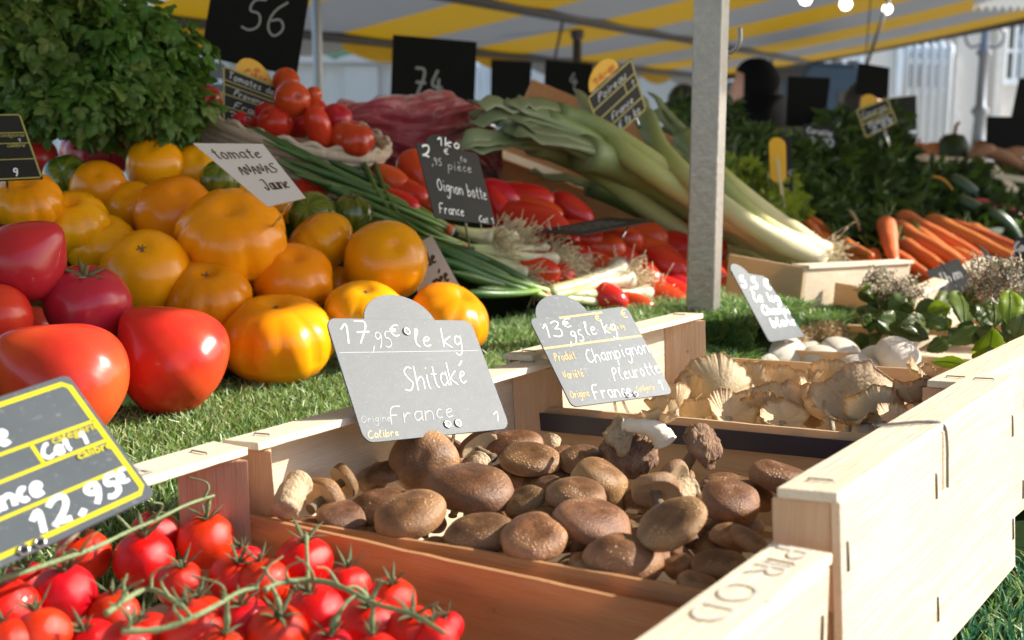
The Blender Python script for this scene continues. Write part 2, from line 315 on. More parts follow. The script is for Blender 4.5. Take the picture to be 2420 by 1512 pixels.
# ================================================================= CRATES
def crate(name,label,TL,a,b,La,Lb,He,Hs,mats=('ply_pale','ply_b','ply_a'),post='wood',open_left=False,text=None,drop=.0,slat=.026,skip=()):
    """TL: top corner (outer, near-left) of the left end slat; a along the tall ends, b along the low walls."""
    a=V(a).normalized(); b=V(b).normalized(); n=b.cross(a); n=-n if n.z<0 else n; n.normalize()
    root=empty(name,label,'crate',TL); O=V((0,0,0))
    def q(i,j,k): return b*i+a*j+n*k
    st=.0045
    if 'floor' not in skip: MB().box(q(.004,.004,-He+.002),b*(Lb-.008),a*(La-.008),n*.004).build('base_board','wood_b',root,False)
    for side,j in (('near',.0),('far',La-.003)):
        if side in skip: continue
        # thin wall with a little bow and a raw edge
        m=MB(); N=26; bow=.004 if side=='near' else -.003
        for i in range(N+1):
            t=i/N; dj=bow*math.sin(math.pi*t); h=Hs-drop*t+.0006*mn.noise(V((i*1.7,j*9,3)))
            for (jj,kk) in ((0,-He+.006),(.003,-He+.006),(.003,h-He),(0,h-He)): m.v.append(tuple(q(.005+t*(Lb-.01),j+dj+jj,kk))); 
        for i in range(N):
            for k in range(4): m.f.append((4*i+k,4*i+(k+1)%4,4*i+4+(k+1)%4,4*i+4+k)); m.m.append(0)
        m.f.append((3,2,1,0)); m.m.append(0); m.f.append((4*N,4*N+1,4*N+2,4*N+3)); m.m.append(0)
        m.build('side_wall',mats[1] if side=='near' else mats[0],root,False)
    for i,op in ((0,open_left),(Lb-.004,False)):
        if (i==0 and 'left' in skip) or (i>0 and 'right' in skip): continue
        lo=-He+.004; hi=-st-.0005
        if op: hi=-He+.045
        MB().box(q(i,.002,lo),b*.004,a*(La-.004),n*(hi-lo)).build('end_panel',mats[2],root,False,.0006)
    ps=.026
    for i in (0,1):
        for j in (0,1):
            if (i,j) in skip: continue
            x0=.0045 if i==0 else Lb-.0045; y0=.0035 if j==0 else La-.0035; sx=1 if i==0 else -1; sy=1 if j==0 else -1
            pts=[q(x0,y0,-He+.007),q(x0+sx*ps,y0,-He+.007),q(x0,y0+sy*ps,-He+.007)]
            MB().prism(pts,n*(He-.0125)).build('corner_post',post if post!='wood' else 'post_wood',root,False,.0008)
    for i in (0,Lb-slat):
        if (i==0 and 'left' in skip) or (i>0 and 'right' in skip): continue
        o=q(i,-.001,-st)
        s=MB(); NN=30; 
        for t in range(NN+1):
            w=.0005*mn.noise(V((t*2.1,i*50,5))); w2=.0006*mn.noise(V((t*1.3,i*30,9)))
            for (ii,kk) in ((w,0),(slat+w2,0),(slat+w2,st),(w,st)): s.v.append(tuple(o+b*ii+a*((La+.002)*t/NN)+n*kk))
        for t in range(NN):
            for k in range(4): s.f.append((4*t+k,4*t+(k+1)%4,4*t+4+(k+1)%4,4*t+4+k)); s.m.append(0)
        s.f+= [(3,2,1,0),(4*NN,4*NN+1,4*NN+2,4*NN+3)]; s.m+=[0,0]
        so=s.build('top_slat','wood_a',root,False,.0005)
        for t in (.05,.93):
            c=q(i+slat*.5,La*t,.0004); MB().tube([c-b*.006-n*.001,c-b*.0055+n*.0006,c+b*.0055+n*.0006,c+b*.006-n*.001],.00045,6).build('staple','staple_metal',so)
    if 'right' not in skip:
        for t in (.03,.45,.97):
            for k in (-.03,-.095):
                c=q(Lb+.0006,La*t,k); MB().tube([c-n*.007-b*.002,c-n*.0065,c+n*.0065,c+n*.007-b*.002],.00055,6).build('staple','staple_metal',root)
    return root,q
A1=V((.576,.817,-.02)); B1=V((.86,-.505,.077))
TL1=P(530,1038,.689)
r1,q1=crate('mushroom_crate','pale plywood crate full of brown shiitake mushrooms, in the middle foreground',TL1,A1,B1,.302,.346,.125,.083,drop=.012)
# crate 0
TL0f=P(516,1038,.688); A0=V((.577,.816,.0)); B0=V((.853,-.521,.012))
TL0=TL0f-A0*.305
r0,q0=crate('tomato_crate','wooden crate holding the cherry tomatoes on the vine, with dark letters stamped on its slats',TL0,A0,B0,.30,.350,.125,.088,mats=('ply_b','ply_pale','ply_a'),open_left=True,post='post_red')
# crate 2
TL2=P(1190,835,.93); A2=(P(1598,738,1.13)-TL2); B2=V((.85,-.52,.055))
r2,q2=crate('oyster_mushroom_crate','wooden crate with a black taped rim holding the oyster mushrooms',TL2,A2,B2,A2.length,.338,.115,.076,mats=('ply_pale','ply_pale','ply_a'))
A2=A2.normalized()
def qq(TL,a,b,i,j,k):
    a=V(a).normalized(); b=V(b).normalized(); n=b.cross(a); n=-n if n.z<0 else n; return b*i+a*j+n.normalized()*k
MB().box(qq(TL2,A2,B2,.006,-.0042,-.056),B2.normalized()*.325,A2*.0012,V((-.03,.02,1)).normalized()*.0135).build('black_edge_tape','black_tape',r2,False)
# crate 3 (white mushrooms), lower
TL3=TL2+A2*(A2.dot(A2)*0+.262)+V((0,0,-.032)); TL3=TL3+B2.normalized()*.01
r3,q3=crate('button_mushroom_crate','low wooden crate behind the oyster mushrooms holding the white mushrooms',TL3,A2,B2,.22,.36,.09,.055,mats=('ply_pale','ply_pale','ply_a'),skip=('left',(0,0),(0,1)))
# crate 4 (bay leaves): frame of posts and rails seen behind the white mushrooms
p4=PZ(1998,768,1.232); A4=LA; B4=B2.normalized()
r4=empty('herb_crate','slatted wooden crate of bay leaves and thyme behind the white mushrooms','crate',p4)
def box4(nm,i,j,k,li,lj,lk,mt='ply_pale'): MB().box(B4*i+A4*j+UP*k,B4*li,A4*lj,UP*lk).build(nm,mt,r4,False,.0006)
box4('top_rail',0,0,-.008,.36,.008,.008); box4('bottom_rail',.0,.0015,-.068,.36,.004,.032); box4('corner_post',.001,.002,-.07,.032,.03,.0615,'post_wood'); box4('corner_post',.325,.002,-.07,.03,.03,.0615,'post_wood')
box4('end_panel',-.004,.001,-.07,.004,.3,.065,'ply_a'); box4('end_panel',.361,.001,-.07,.004,.3,.065,'ply_a'); box4('side_wall',0,.3,-.07,.36,.004,.05,'ply_b'); box4('base_board',.001,.01,-.075,.355,.28,.004,'wood_b')
# stamped letters
def text_mesh(txt,size,name,mat,parent,o,x,y,bold=0,ext=.0001,align='LEFT'):
    cu=bpy.data.curves.new('t','FONT'); cu.body=txt; cu.size=size; cu.offset=bold; cu.extrude=0; cu.align_x=align; cu.resolution_u=4
    t=bpy.data.objects.new('t',cu); col.objects.link(t); bpy.context.view_layer.update()
    me=bpy.data.meshes.new_from_object(t.evaluated_get(bpy.context.evaluated_depsgraph_get())); bpy.data.objects.remove(t)
    z=x.cross(y)
    for v in me.vertices: v.co=V(o)+x*v.co.x+y*v.co.y+z*ext
    me.materials.clear(); me.materials.append(M[mat]); ob=bpy.data.objects.new(name,me); col.objects.link(ob); ob.parent=parent; return ob
n0=B0.normalized().cross(A0); n0=-n0 if n0.z<0 else n0
k=0
for ch,px,py in (('P',1775,1352),('R',1712,1392),('O',1640,1440),('D',1560,1490)):
    w=PZ(px-30,py-18,(TL0+B0*.3).z+.001)-TL0; j=w.dot(A0)+.010
    ob=text_mesh(ch,.0215,'stamped_letter','stamp_ink',r0,V((0,0,0)),-A0*1.25,B0.normalized(),-.0002)
    for v in ob.data.vertices: v.co+=q0(.350-.0215,j,.0007)
text_mesh('F',.026,'stamped_letter','stamp_ink',r0,q0(.004,.245,.0006),-A0,B0.normalized(),0)
text_mesh('L',.026,'stamped_letter','stamp_ink',r0,q0(.004,.222,.0006),-A0,B0.normalized(),0)
# ================================================================= TABLE and TURF
tb=empty('market_table','long wooden trestle table under the green turf and crates','table',(0,0,0))
e0=TL1-LA*.75-LB*.9; 
MB().box(V((e0.x,e0.y,1.10)),LA*4.6,LB*1.42,V((0,0,.025))).build('tabletop','table_wood',tb,False)
for i in (.1,2.2,4.4):
    for j in (.08,1.3):
        p=V((e0.x,e0.y,0))+LA*i+LB*j; MB().box(p,LA*.05,LB*.05,V((0,0,1.10))).build('leg','table_wood',tb,False)
def plane_z(x,y,off): # height of display plane at x,y
    c=-.652+off; return CZ+(c-DN.x*x-DN.y*y)/DN.z
def lu(w):  # coordinates along the stall, and towards the seller
    d=V((w.x-TL1.x,w.y-TL1.y,0)); return d.dot(LA),-d.dot(LB)
EDG=[(-9.,0.),(0.,0.),lu(TL2),lu(TL2+A2*.30),(9.,lu(TL2+A2*.30)[1])]
def ue(l):
    for (a,c),(b,d_) in zip(EDG,EDG[1:]):
        if l<=b: return c+(d_-c)*(l-a)/(b-a)
    return 0
def turf_h(l,u):
    w=V((TL1.x,TL1.y,0))+LA*l-LB*u; u=u-ue(l)
    k=max(0,min(1,(l-1.10)/.05)); top=1.232-.085*k; lo=1.178-.06*k
    if u<-.012: h=lo
    elif u<0: h=lo+(u+.012)/.012*(top-lo)
    else: h=top
    hp=plane_z(w.x,w.y,-.055-.05*k)
    if u>=-.01: h=max(h,min(hp,top+(.22 if l<.5 else .15)))
    if .715<l<.86 and -.001<u<.10: h=max(h,1.232+.032*min(1,(l-.715)/.006))
    return V((w.x,w.y,h))
m=MB(); ls=np.concatenate([np.linspace(-1.0,.69,50),[.70,.7149,.7155,.722],np.linspace(.73,3.6,86)]); us=np.concatenate([np.linspace(-.55,-.04,12),np.linspace(-.02,.02,11),np.linspace(.025,.62,34)])
for l in ls:
    for u in us: m.v.append(tuple(turf_h(l,u)))
nu=len(us)
for i in range(len(ls)-1):
    for j in range(nu-1): m.f.append((i*nu+j,(i+1)*nu+j,(i+1)*nu+j+1,i*nu+j+1)); m.m.append(0)
o=m.build('turf_mat','turf_backing'); tag(o,kind='structure')
def blades(name,N,lr,ur,hgt,wid,mats,probs,cond=None):
    vs=[];fs=[];mi=[]
    for i in range(N):
        l=random.uniform(*lr); u=random.uniform(*ur)+ue(l)
        if cond and not cond(l,u): continue
        b=turf_h(l,u); 
        h=hgt*random.uniform(.6,1.25); a=random.uniform(0,6.283); w=wid*random.uniform(.7,1.2)/2
        side=V((math.cos(a),math.sin(a),0))*w; ln=V((random.gauss(0,.5),random.gauss(0,.5),0))*h
        if .6<l<1.25 and u-ue(l)<.004: ln+=LB*h*.9
        p1=b+UP*h*.6+ln*.35; p2=b+UP*h*.95+ln*1.0
        k=len(vs); vs+= [b-side,b+side,p1+side*.9,p1-side*.9,p2+side*.35,p2-side*.35]; fs+= [(k,k+1,k+2,k+3),(k+3,k+2,k+4,k+5)]
        mm=random.choices(range(len(mats)),probs)[0]; mi+= [mm,mm]
    m=MB(); m.v=[tuple(v) for v in vs]; m.f=fs; m.m=mi; o=m.build(name,mats,None,False); return tag(o,'short artificial grass laid on the stall between the tomatoes and the crates','grass',kind='stuff')
o=blades('artificial_grass',62000,(-.35,1.2),(-.010,.33),.0115,.0016,['turf_blade','turf_pale','turf_blue'],(5,4.2,.8))
blades('artificial_grass',9000,(.6,1.25),(-.014,.05),.013,.0022,['turf_blade','turf_pale','turf_blue'],(6,1.5,1.5))
o=blades('artificial_grass',11000,(.0,.75),(-.55,-.35),.012,.0018,['turf_blue','turf_blade','turf_pale'],(4,1.5,2)); o['label']='green artificial grass under the right end of the crates'
o=blades('artificial_grass',9000,(-.3,.12),(-.14,.0),.011,.0016,['turf_blade','turf_pale','turf_blue'],(6,2,1)); o['label']='artificial grass low under the open slat beside the brown post'
m=MB()
for i in range(5200):
    u=random.uniform(-.002,.10)+ue(.715); z=random.uniform(1.225,1.268); b=V((TL1.x,TL1.y,0))+LA*.714-LB*u; b.z=z
    h=.014*random.uniform(.6,1.3); w=LB*random.gauss(0,.0009)+UP*.0004; t=b-LA*h*.8+V((random.gauss(0,.004),random.gauss(0,.003),random.gauss(.003,.005))); k=len(m.v)
    m.v+= [tuple(b-w),tuple(b+w),tuple(t)]; m.f.append((k,k+1,k+2)); m.m.append(0 if i%4 else 1)
tag(m.build('artificial_grass',['turf_blade','turf_blue'],None,False),'cut edge of the thick grass mat beside the metal post','grass',kind='stuff')
wire=MB(); wire.tube(smooth([q1(.318,.128,.0012),q1(.345,.150,.0014),q1(.3478,.151,-.004),q1(.3478,.150,-.034)],2),.0008,8); wire.build('bent_wire','staple_metal',r1)
# ================================================================= STROKE FONT
def S(s): return [[tuple(float(c) for c in p.split(',')) for p in st.split()] for st in s.split('|')]
G={' ':(4,[]),'0':(6,S('3,10 0,8 0,2 3,0 6,2 6,8 3,10')),'1':(4,S('0,6 3,10 3,0')),'2':(6,S('0,8 2,10 5,10 6,7 4,3 0,0 1,1 6,0')),'3':(6,S('0,9 3,10 6,8 2,5|2,5 6,5 6,1 3,0 0,1')),
'4':(6,S('3,10 0,4 6,4|4,7 4,0')),'5':(6,S('6,10 2,10 1,6 5,6 6,2 3,0 0,1')),'6':(6,S('5,10 1,7 0,2 3,-1 6,2 4,5 1,4')),'7':(6,S('0,10 6,10 2,0|1,5 6,5')),'9':(6,S('6,8 3,10 0,8 2,5 5,6 6,9 5,3 3,0')),
',':(2,S('2,1 0,-3')),'.':(2,S('0,0 1,0')),':':(2,S('0,1 1,1|0,5 1,5')),'E':(6,S('6,9 3,10 0,7 0,3 3,0 6,1|-1,6 4,6|-1,4 4,4')), # euro
'S':(6,S('6,9 3,10 0,8 3,5 6,3 3,0 -1,1')),'F':(6,S('0,0 0,10 6,10|0,5 4,5')),'C':(6,S('6,9 3,10 0,6 0,3 3,0 7,2')),'P':(6,S('0,0 1,10 5,10 6,7 1,5')),'R':(6,S('0,0 0,10 5,9 5,6 0,5 6,0')),
'A':(6,S('0,0 3,10 6,0|1,4 5,4')),'N':(6,S('0,0 0,10 6,0 6,10')),'J':(6,S('1,9 6,10 5,2 2,0 0,3')),'O':(7,S('4,10 0,7 0,3 3,0 7,3 6,8 3,10 1,8')),'V':(6,S('0,10 3,0 6,10')),'T':(6,S('0,10 6,10|3,10 3,0')),
'a':(5,S('5,5 2,6 0,3 2,0 5,2|5,6 5,1 6,0')),'b':(5,S('0,10 0,0|0,3 3,6 5,3 3,0 0,1')),'c':(4,S('4,5 2,6 0,3 2,0 4,1')),'d':(5,S('5,5 2,6 0,3 2,0 5,2|5,10 5,0')),'e':(5,S('0,3 5,4 3,6 0,4 1,0 5,1')),
'g':(5,S('5,5 2,6 0,3 2,1 5,3|5,6 5,-3 2,-5 0,-3')),'h':(5,S('0,10 0,0|0,3 3,6 5,4 5,0')),'i':(2,S('1,6 1,1 2,0|1,8 1,9')),'k':(5,S('0,10 0,0|5,6 0,3 5,0')),'l':(3,S('0,4 3,9 1,10 0,2 3,0')),
'm':(7,S('0,6 0,0|0,4 2,6 3,4 3,0|3,4 5,6 7,4 7,0')),'n':(5,S('0,6 0,0|0,4 3,6 5,4 5,0')),'o':(5,S('3,6 0,4 1,0 4,0 5,4 2,6')),'p':(5,S('0,6 0,-5|0,4 3,6 5,3 3,0 0,1')),'r':(4,S('0,6 0,0|0,3 2,6 4,5')),
's':(4,S('4,5 2,6 0,4 4,2 2,0 0,1')),'t':(4,S('2,9 2,1 4,0|0,6 4,6')),'u':(5,S('0,6 0,1 3,0 5,3|5,6 5,0')),'v':(5,S('0,6 2,0 5,6')),'z':(5,S('0,6 5,6 0,0 5,0')),'y':(5,S('0,6 2,1|5,6 1,-5')),'é':(5,S('0,3 5,4 3,6 0,4 1,0 5,1|2,8 5,10')),'è':(5,S('0,3 5,4 3,6 0,4 1,0 5,1|4,8 1,10')),'/':(4,S('0,0 4,10'))}
def strokes(txt,sx=.22):
    out=[];x=0
    for ch in txt:
        w,ss=G.get(ch,G[' '])
        for st in ss: out.append([(x+a/10+b*sx/10,b/10) for a,b in st])
        x+=w/10+.22
    return out,x-.22
class Sign:
    def __init__(s,name,label,cat,pts,d0,Nn=(50,33),group=None,thick=.0012,mat='slate',r=.06,depths=None,tab=None,tabmat=None,anchor=None):
        az,el=map(R,Nn); s.N=V((math.sin(az)*math.cos(el),-math.cos(az)*math.cos(el),math.sin(el)))
        o=P(*pts[0],d0)
        if anchor: o=P(*anchor)
        if depths:
            q=[P(*p,d) for p,d in zip(pts,depths)]; s.N=(q[3]-q[0]).cross(q[1]-q[0]).normalized(); o=sum(q,V((0,0,0)))/4
            if s.N.dot(CAM-o)<0: s.N=-s.N
        s.c=[CAM+ray(*p)*(s.N.dot(o-CAM)/s.N.dot(ray(*p))) for p in pts]
        s.o=sum(s.c,V((0,0,0)))/4; s.c=[q-s.o for q in s.c]
        s.w=((s.c[1]-s.c[0]).length+(s.c[2]-s.c[3]).length)/2; s.h=((s.c[3]-s.c[0]).length+(s.c[2]-s.c[1]).length)/2
        s.root=empty(name,label,cat,s.o,group); s.th=thick
        ol=[]; asp=s.w/s.h; rx,ry=r,r*asp
        for (cx,cy,a0) in ((1-rx,ry,-90),(1-rx,1-ry,0),(rx,1-ry,90),(rx,ry,180)):
            for k in range(7):
                a=R(a0+k*15); ol.append((cx+rx*math.cos(a),cy+ry*math.sin(a)))
        s.plate('board',ol,mat)
        if tab:
            cx,cy,rx,ry=tab; ol=[(cx+rx*math.cos(R(a)),cy+ry*math.sin(R(a))) for a in range(180,361,10)]
            s.plate('round_tab',ol+[(cx+rx,.06),(cx-rx,.06)],tabmat or mat,-.0014,thick=.0009)
    def at(s,u,v,off=0):
        a=s.c[0].lerp(s.c[1],u); b=s.c[3].lerp(s.c[2],u); return a.lerp(b,v)+s.N*off
    def plate(s,name,ol,mat,off=0,thick=None):
        t=thick or s.th; pts=[s.at(u,v,off-t) for u,v in ol]; m=MB(); m.prism(pts,s.N*t); o=m.build(name,mat,s.root,False,.0002); return o
    def rib(s,name,lines,mat,w,off=.00008):
        m=MB()
        for L in lines: m.ribbon([s.at(u,v,off) for u,v in L],s.N,w)
        return m.build(name,mat,s.root,False)
    def write(s,txt,u0,v0,u1,h,mat='chalk',w=.0012,slope=0.,name='handwriting',slant=.22,off=.00016,jit=.03):
        st,W=strokes(txt,slant); m=MB()
        for L in st:
            L=[V((x+random.uniform(-jit,jit),y+random.uniform(-jit,jit),0)) for x,y in L]; L=smooth(L,2)
            pts=[s.at(u0+(u1-u0)*p.x/W, v0-h*p.y+slope*p.x/W, off) for p in L]; off+=.000006
            m.ribbon(pts,s.N,w)
        return m.build(name,mat,s.root,False)
    def rivet(s,u,v,r=.0022):
        m=MB(); x=(s.c[1]-s.c[0]).normalized(); y=s.N.cross(x); c=s.at(u,v,.0004)
        L=[c+(x*math.cos(k*math.pi/6)+y*math.sin(k*math.pi/6))*r for k in range(13)]; m.tube(L,r*.32,6,0,cap=False); m.build('rivet','spike_metal',s.root)
        MB().prism([c+(x*math.cos(k*math.pi/5)+y*math.sin(k*math.pi/5))*r*.7 for k in range(10)],s.N*.0002).build('rivet_hole','black_ink',s.root,False)
    def spike(s,u,v,end,r=.0011,name='spike',mat='spike_metal'):
        MB().tube([s.at(u,v,-.002),s.at(u,v,-.002).lerp(V(end)-s.o,.5),V(end)-s.o],r,8).build(name,mat,s.root)
RAD=((0.,.0),(1,0),(1,1),(0,1))
# --- shiitake sign
s=Sign('price_sign','grey metal price sign reading Shitaké, standing over the brown mushrooms','price sign',[(768,751),(1112,757),(1206,1012),(862,1047)],.80,(50,34),anchor=(1035,1030,.765),mat='slate_pale',tab=(.50,.03,.245,.26))
s.write('17',.05,.21,.23,.19,w=.0009,slope=.0,mat='chalk'); s.write(',95',.235,.25,.37,.14,w=.0006,mat='chalk_faint'); s.write('E',.39,.15,.44,.10,w=.0007)
s.write('le kg',.53,.25,.86,.17,w=.0008); s.write('Shitaké',.37,.62,.80,.20,w=.0007,slope=-.04); s.write('France',.20,.88,.62,.14,w=.0006,mat='chalk_faint',slope=-.02); s.write('1',.90,.93,.94,.10,w=.0006)
s.write('Calibre',.03,.97,.22,.06,w=.0004,mat='ink_orange'); s.write('Origine',.02,.85,.2,.06,w=.0003,mat='chalk_faint'); s.rib('printed_line',[[(.02,.285),(.97,.285)]],'chalk_faint',.0003)
s.rivet(.5,.11); s.rivet(.56,.915); s.rivet(.635,.915); s.spike(.6,.99,PZ(1062,1085,1.262)); 
# --- pleurotte sign
s=Sign('price_sign','grey price sign reading Champignon Pleurotte, leaning over the oyster mushrooms','price sign',[(1250,753),(1480,723),(1590,930),(1352,962)],.98,(40,42),anchor=(1470,945,.90),tab=(.34,.03,.26,.27),r=.05)
s.write('13',.06,.24,.23,.18,w=.0009); s.write('E',.28,.15,.35,.10,w=.0008); s.write(',95',.26,.325,.41,.13,w=.0008); s.write('le kg',.46,.27,.76,.16,w=.0008)
s.write('Champignon',.34,.57,.98,.15,w=.0007,slope=-.03); s.write('Pleurotte',.50,.79,.98,.14,w=.00065,slope=-.02); s.write('France',.24,.95,.60,.15,w=.0009,slope=.02); s.write('1',.89,.95,.93,.12,w=.0008)
s.write('Produit :',.05,.50,.29,.09,'ink_orange',.0006); s.write('Variété :',.05,.70,.28,.085,'ink_orange',.0006); s.write('Origine',.03,.91,.20,.08,'ink_orange',.0006); s.write('Catégorie',.66,.93,.84,.055,'ink_orange',.0005); s.write('E',.62,.13,.67,.09,'ink_orange',.0008); s.write('E',.90,.13,.95,.10,'ink_orange',.0008); s.write('soit le kg',.68,.24,.86,.05,'ink_orange',.0005)
s.rib('printed_line',[[(.0,.345),(.99,.345)],[(.28,.035),(.72,.035)]],'ink_orange',.0015); s.rivet(.55,.955,.0018); s.rivet(.63,.955,.0018)
s.spike(.5,.99,PZ(1500,1010,1.235)); s.spike(.42,.99,PZ(1462,1010,1.235))
# --- 12,95 sign
s=Sign('price_sign','large slate sign with a yellow frame and the price 12,95 € above the vine tomatoes','price sign',[(-255,1020),(160,884),(368,1170),(-45,1362)],.60,(22,42),anchor=(365,1165,.55),r=.045,thick=.0016)
fr=lambda a,b,c,d,r=.03:[(a+r,b),(c-r,b),(c,b+r*1.2),(c,d-r*1.2),(c-r,d),(a+r,d),(a,d-r*1.2),(a,b+r*1.2),(a+r,b)]
s.rib('printed_frame',[fr(.04,.055,.965,.945)],'ink_yellow',.0024); s.rib('printed_frame',[[(.04,.36),(.965,.375)],[(.04,.53),(.965,.53)],[(.04,.74),(.965,.745)],[(.59,.37),(.59,.53)]],'ink_yellow',.0017)
xx=(s.c[1]-s.c[0]).normalized(); yy=s.N.cross(xx)
text_mesh('catégorie',.0058,'printed_word','ink_yellow',s.root,s.at(.69,.425,.0001),xx,yy,.00004); text_mesh('calibre',.0058,'printed_word','ink_yellow',s.root,s.at(.76,.585,.0004),xx,yy,.0001)
s.write('Tomate',.05,.32,.50,.17,w=.0026); s.write('Cat 1',.61,.505,.86,.10,w=.0018)
s.write('France',.02,.70,.50,.14,w=.0026)
s.write('12',.34,.92,.55,.155,w=.0028,slope=-.01); s.write(',',.60,.90,.63,.07,w=.0028); s.write('95',.67,.895,.85,.14,w=.0026); s.write('E',.87,.84,.93,.09,w=.0018); s.rivet(.34,.965,.002); s.rivet(.25,.965,.002)
s.spike(.55,.99,PZ(30,1420,1.22))
# --- champignon sign behind
s=Sign('price_sign','small grey price sign with thick white chalk leaning behind the white mushrooms','price sign',[(1728,640),(1806,652),(1902,795),(1818,808)],1.24,(50,20),tab=(.30,.05,.28,.18),r=.06)
s.write('5,5 E',.05,.22,.95,.16,w=.0028); s.write('le kg',.2,.42,.95,.14,w=.0026); s.write('Champi',.25,.62,1.,.14,w=.0028); s.write('blanc',.3,.8,.95,.13,w=.0026); s.write('I I',.1,.97,.95,.1,w=.0025)
s.spike(.5,.97,PZ(1868,850,1.2),.0018)
# --- white cards
s=Sign('name_card','white card reading TOMATE ANANAS Jaune in brown pen, on the yellow tomatoes','name card',[(455,338),(621,340),(722,467),(632,488)],1.08,(35,48),mat='card_white',r=.01,depths=(1.13,1.12,1.08,1.09))
s.write('tomate',.10,.26,.82,.18,'card_ink',.0012,jit=.02); s.write('ANANAS',.22,.53,.88,.17,'card_ink',.0011,jit=.0); s.write('Jaune',.36,.80,.86,.19,'card_ink',.0012); s.spike(.7,.98,P(640,540,1.2),.0012)
s=Sign('name_card','white card half hidden behind the front yellow tomatoes, beside the onion stalks','name card',[(940,600),(1020,556),(1090,684),(1010,735)],1.34,(50,34),mat='card_white',r=.01,depths=(1.36,1.36,1.32,1.32))
s.write('de',.52,.42,.78,.22,'card_ink',.0024); s.write('mée',.45,.78,.85,.24,'card_ink',.0024)
s.spike(.6,.98,P(1050,740,1.38),.0012)
# --- black slate onion
s=Sign('price_sign','black slate sign reading Oignon botte, stuck in the bunched onions','price sign',[(982,337),(1128,362),(1172,532),(1028,515)],1.30,(60,24),mat='slate_dark',tab=(.42,.06,.27,.24),r=.03)
s.write('1ko',.34,-.02,.70,.13,w=.0019); s.write('2',.05,.17,.16,.16,w=.0024); s.write('E',.42,.09,.48,.08,w=.001); s.write(',95',.17,.27,.32,.10,w=.0011,mat='chalk_faint'); s.write('à la',.55,.16,.75,.07,w=.001,mat='chalk_faint'); s.write('pièce',.42,.30,.80,.12,w=.001,mat='chalk_faint')
s.write('Oignon botte',.16,.62,.95,.17,w=.0012,slope=.04); s.write('France',.10,.93,.48,.14,w=.0012); s.write('Cat 1',.72,.985,.96,.09,w=.0012); s.spike(.5,.98,P(1110,590,1.45),.0014)
# --- leaf shaped dark slate lying flat
s=Sign('price_sign','dark green slate sign tipped almost flat over the long red tomatoes','price sign',[(1262,545),(1440,513),(1550,521),(1375,555)],1.62,mat='slate_dark',r=.03,depths=(1.52,1.70,1.70,1.50))
for v0 in (.3,.5,.7): s.write('tomate grappe',.15,v0,.75,.14,'chalk_dim',.0012)
s.spike(.9,.6,P(1470,560,1.62),.0015)
# --- poireau
s=Sign('price_sign','black sign with yellow lines and a round yellow tab, standing in the leeks','price sign',[(1386,232),(1492,137),(1528,258),(1430,345)],1.75,(38,-8),mat='slate_dark',r=.03)
s.rib('printed_frame',[fr(.02,.02,.98,.98,.02)],'ink_yellow_dull',.0026); s.rib('printed_frame',[[(.02,.29),(.98,.27)],[(.02,.50),(.98,.48)],[(.02,.76),(.98,.74)],[(.72,.28),(.72,.49)]],'ink_yellow_dull',.0022)
s.write('Poireau',.18,.235,.78,.15,'chalk_faint',.0018); s.write('1',.84,.46,.9,.13,'chalk_faint',.0016); s.write('France',.30,.70,.78,.13,'chalk_faint',.0018); s.write('3 E le ko',.22,.95,.85,.14,'chalk_faint',.0018)
s.plate('round_tab',[(.42+.32*math.cos(R(k)),-.02+.33*math.sin(R(k))) for k in range(180,361,10)],'disc_yellow',-.0014); s.write('1kg',.18,-.06,.62,.13,'ink_red',.0018,off=.0004); s.spike(.75,.98,P(1545,390,1.95),.0022)
# --- tomatoes 3,9 sign
s=Sign('price_sign','black sign with yellow lines and yellow tab propped in the basket of tomatoes','price sign',[(526,153),(655,205),(660,325),(526,287)],1.52,(30,10),mat='slate_dark',r=.02,depths=(1.5,1.53,1.53,1.5))
s.rib('printed_frame',[fr(.02,.02,.98,.98,.02)],'ink_yellow_dull',.002); s.rib('printed_frame',[[(.02,.25),(.98,.25)],[(.02,.33),(.98,.33)],[(.02,.5),(.98,.5)],[(.02,.72),(.98,.72)]],'ink_yellow_dull',.0013)
s.write('Tomates de',.1,.20,.92,.13,'chalk_faint',.0014); s.write('Provence',.2,.47,.8,.11,'chalk_faint',.0014); s.write('France',.2,.7,.85,.12,'chalk_faint',.0014); s.write('3,9',.08,.94,.48,.17,'chalk_faint',.0016)
s.plate('round_tab',[(.58+.34*math.cos(R(k)),.02+.36*math.sin(R(k))) for k in range(180,361,10)],'disc_yellow',-.0014); s.write('La',.48,-.14,.66,.09,'ink_red',.0014,off=.0004); s.write('Pièce',.4,-.02,.8,.09,'ink_red',.0014,off=.0004)
# --- left edge sign
s=Sign('price_sign','black sign with pale yellow lines cut by the left edge, under the parsley','price sign',[(-130,270),(48,268),(102,422),(-70,430)],1.12,(35,35),mat='slate_dark',r=.02,depths=(1.12,1.12,1.08,1.08))
s.rib('printed_frame',[fr(.02,.02,.985,.98,.02)],'ink_yellow_dull',.0015); s.rib('printed_frame',[[(.02,.30),(.985,.30)],[(.02,.46),(.985,.46)],[(.02,.70),(.985,.70)]],'ink_yellow_dull',.0011)
xx=(s.c[1]-s.c[0]).normalized(); yy=s.N.cross(xx); text_mesh('catégorie',.0062,'printed_word','ink_yellow_dull',s.root,s.at(.60,.36,.0001),xx,yy,.00004); text_mesh('calibre',.0062,'printed_word','ink_yellow_dull',s.root,s.at(.66,.52,.0004),xx,yy,.0001); s.write('1',.84,.44,.87,.055,'chalk_faint',.0012); s.write('9',.62,.95,.68,.12,'chalk',.0014)
s.spike(.5,.98,P(20,470,1.2),.0012)
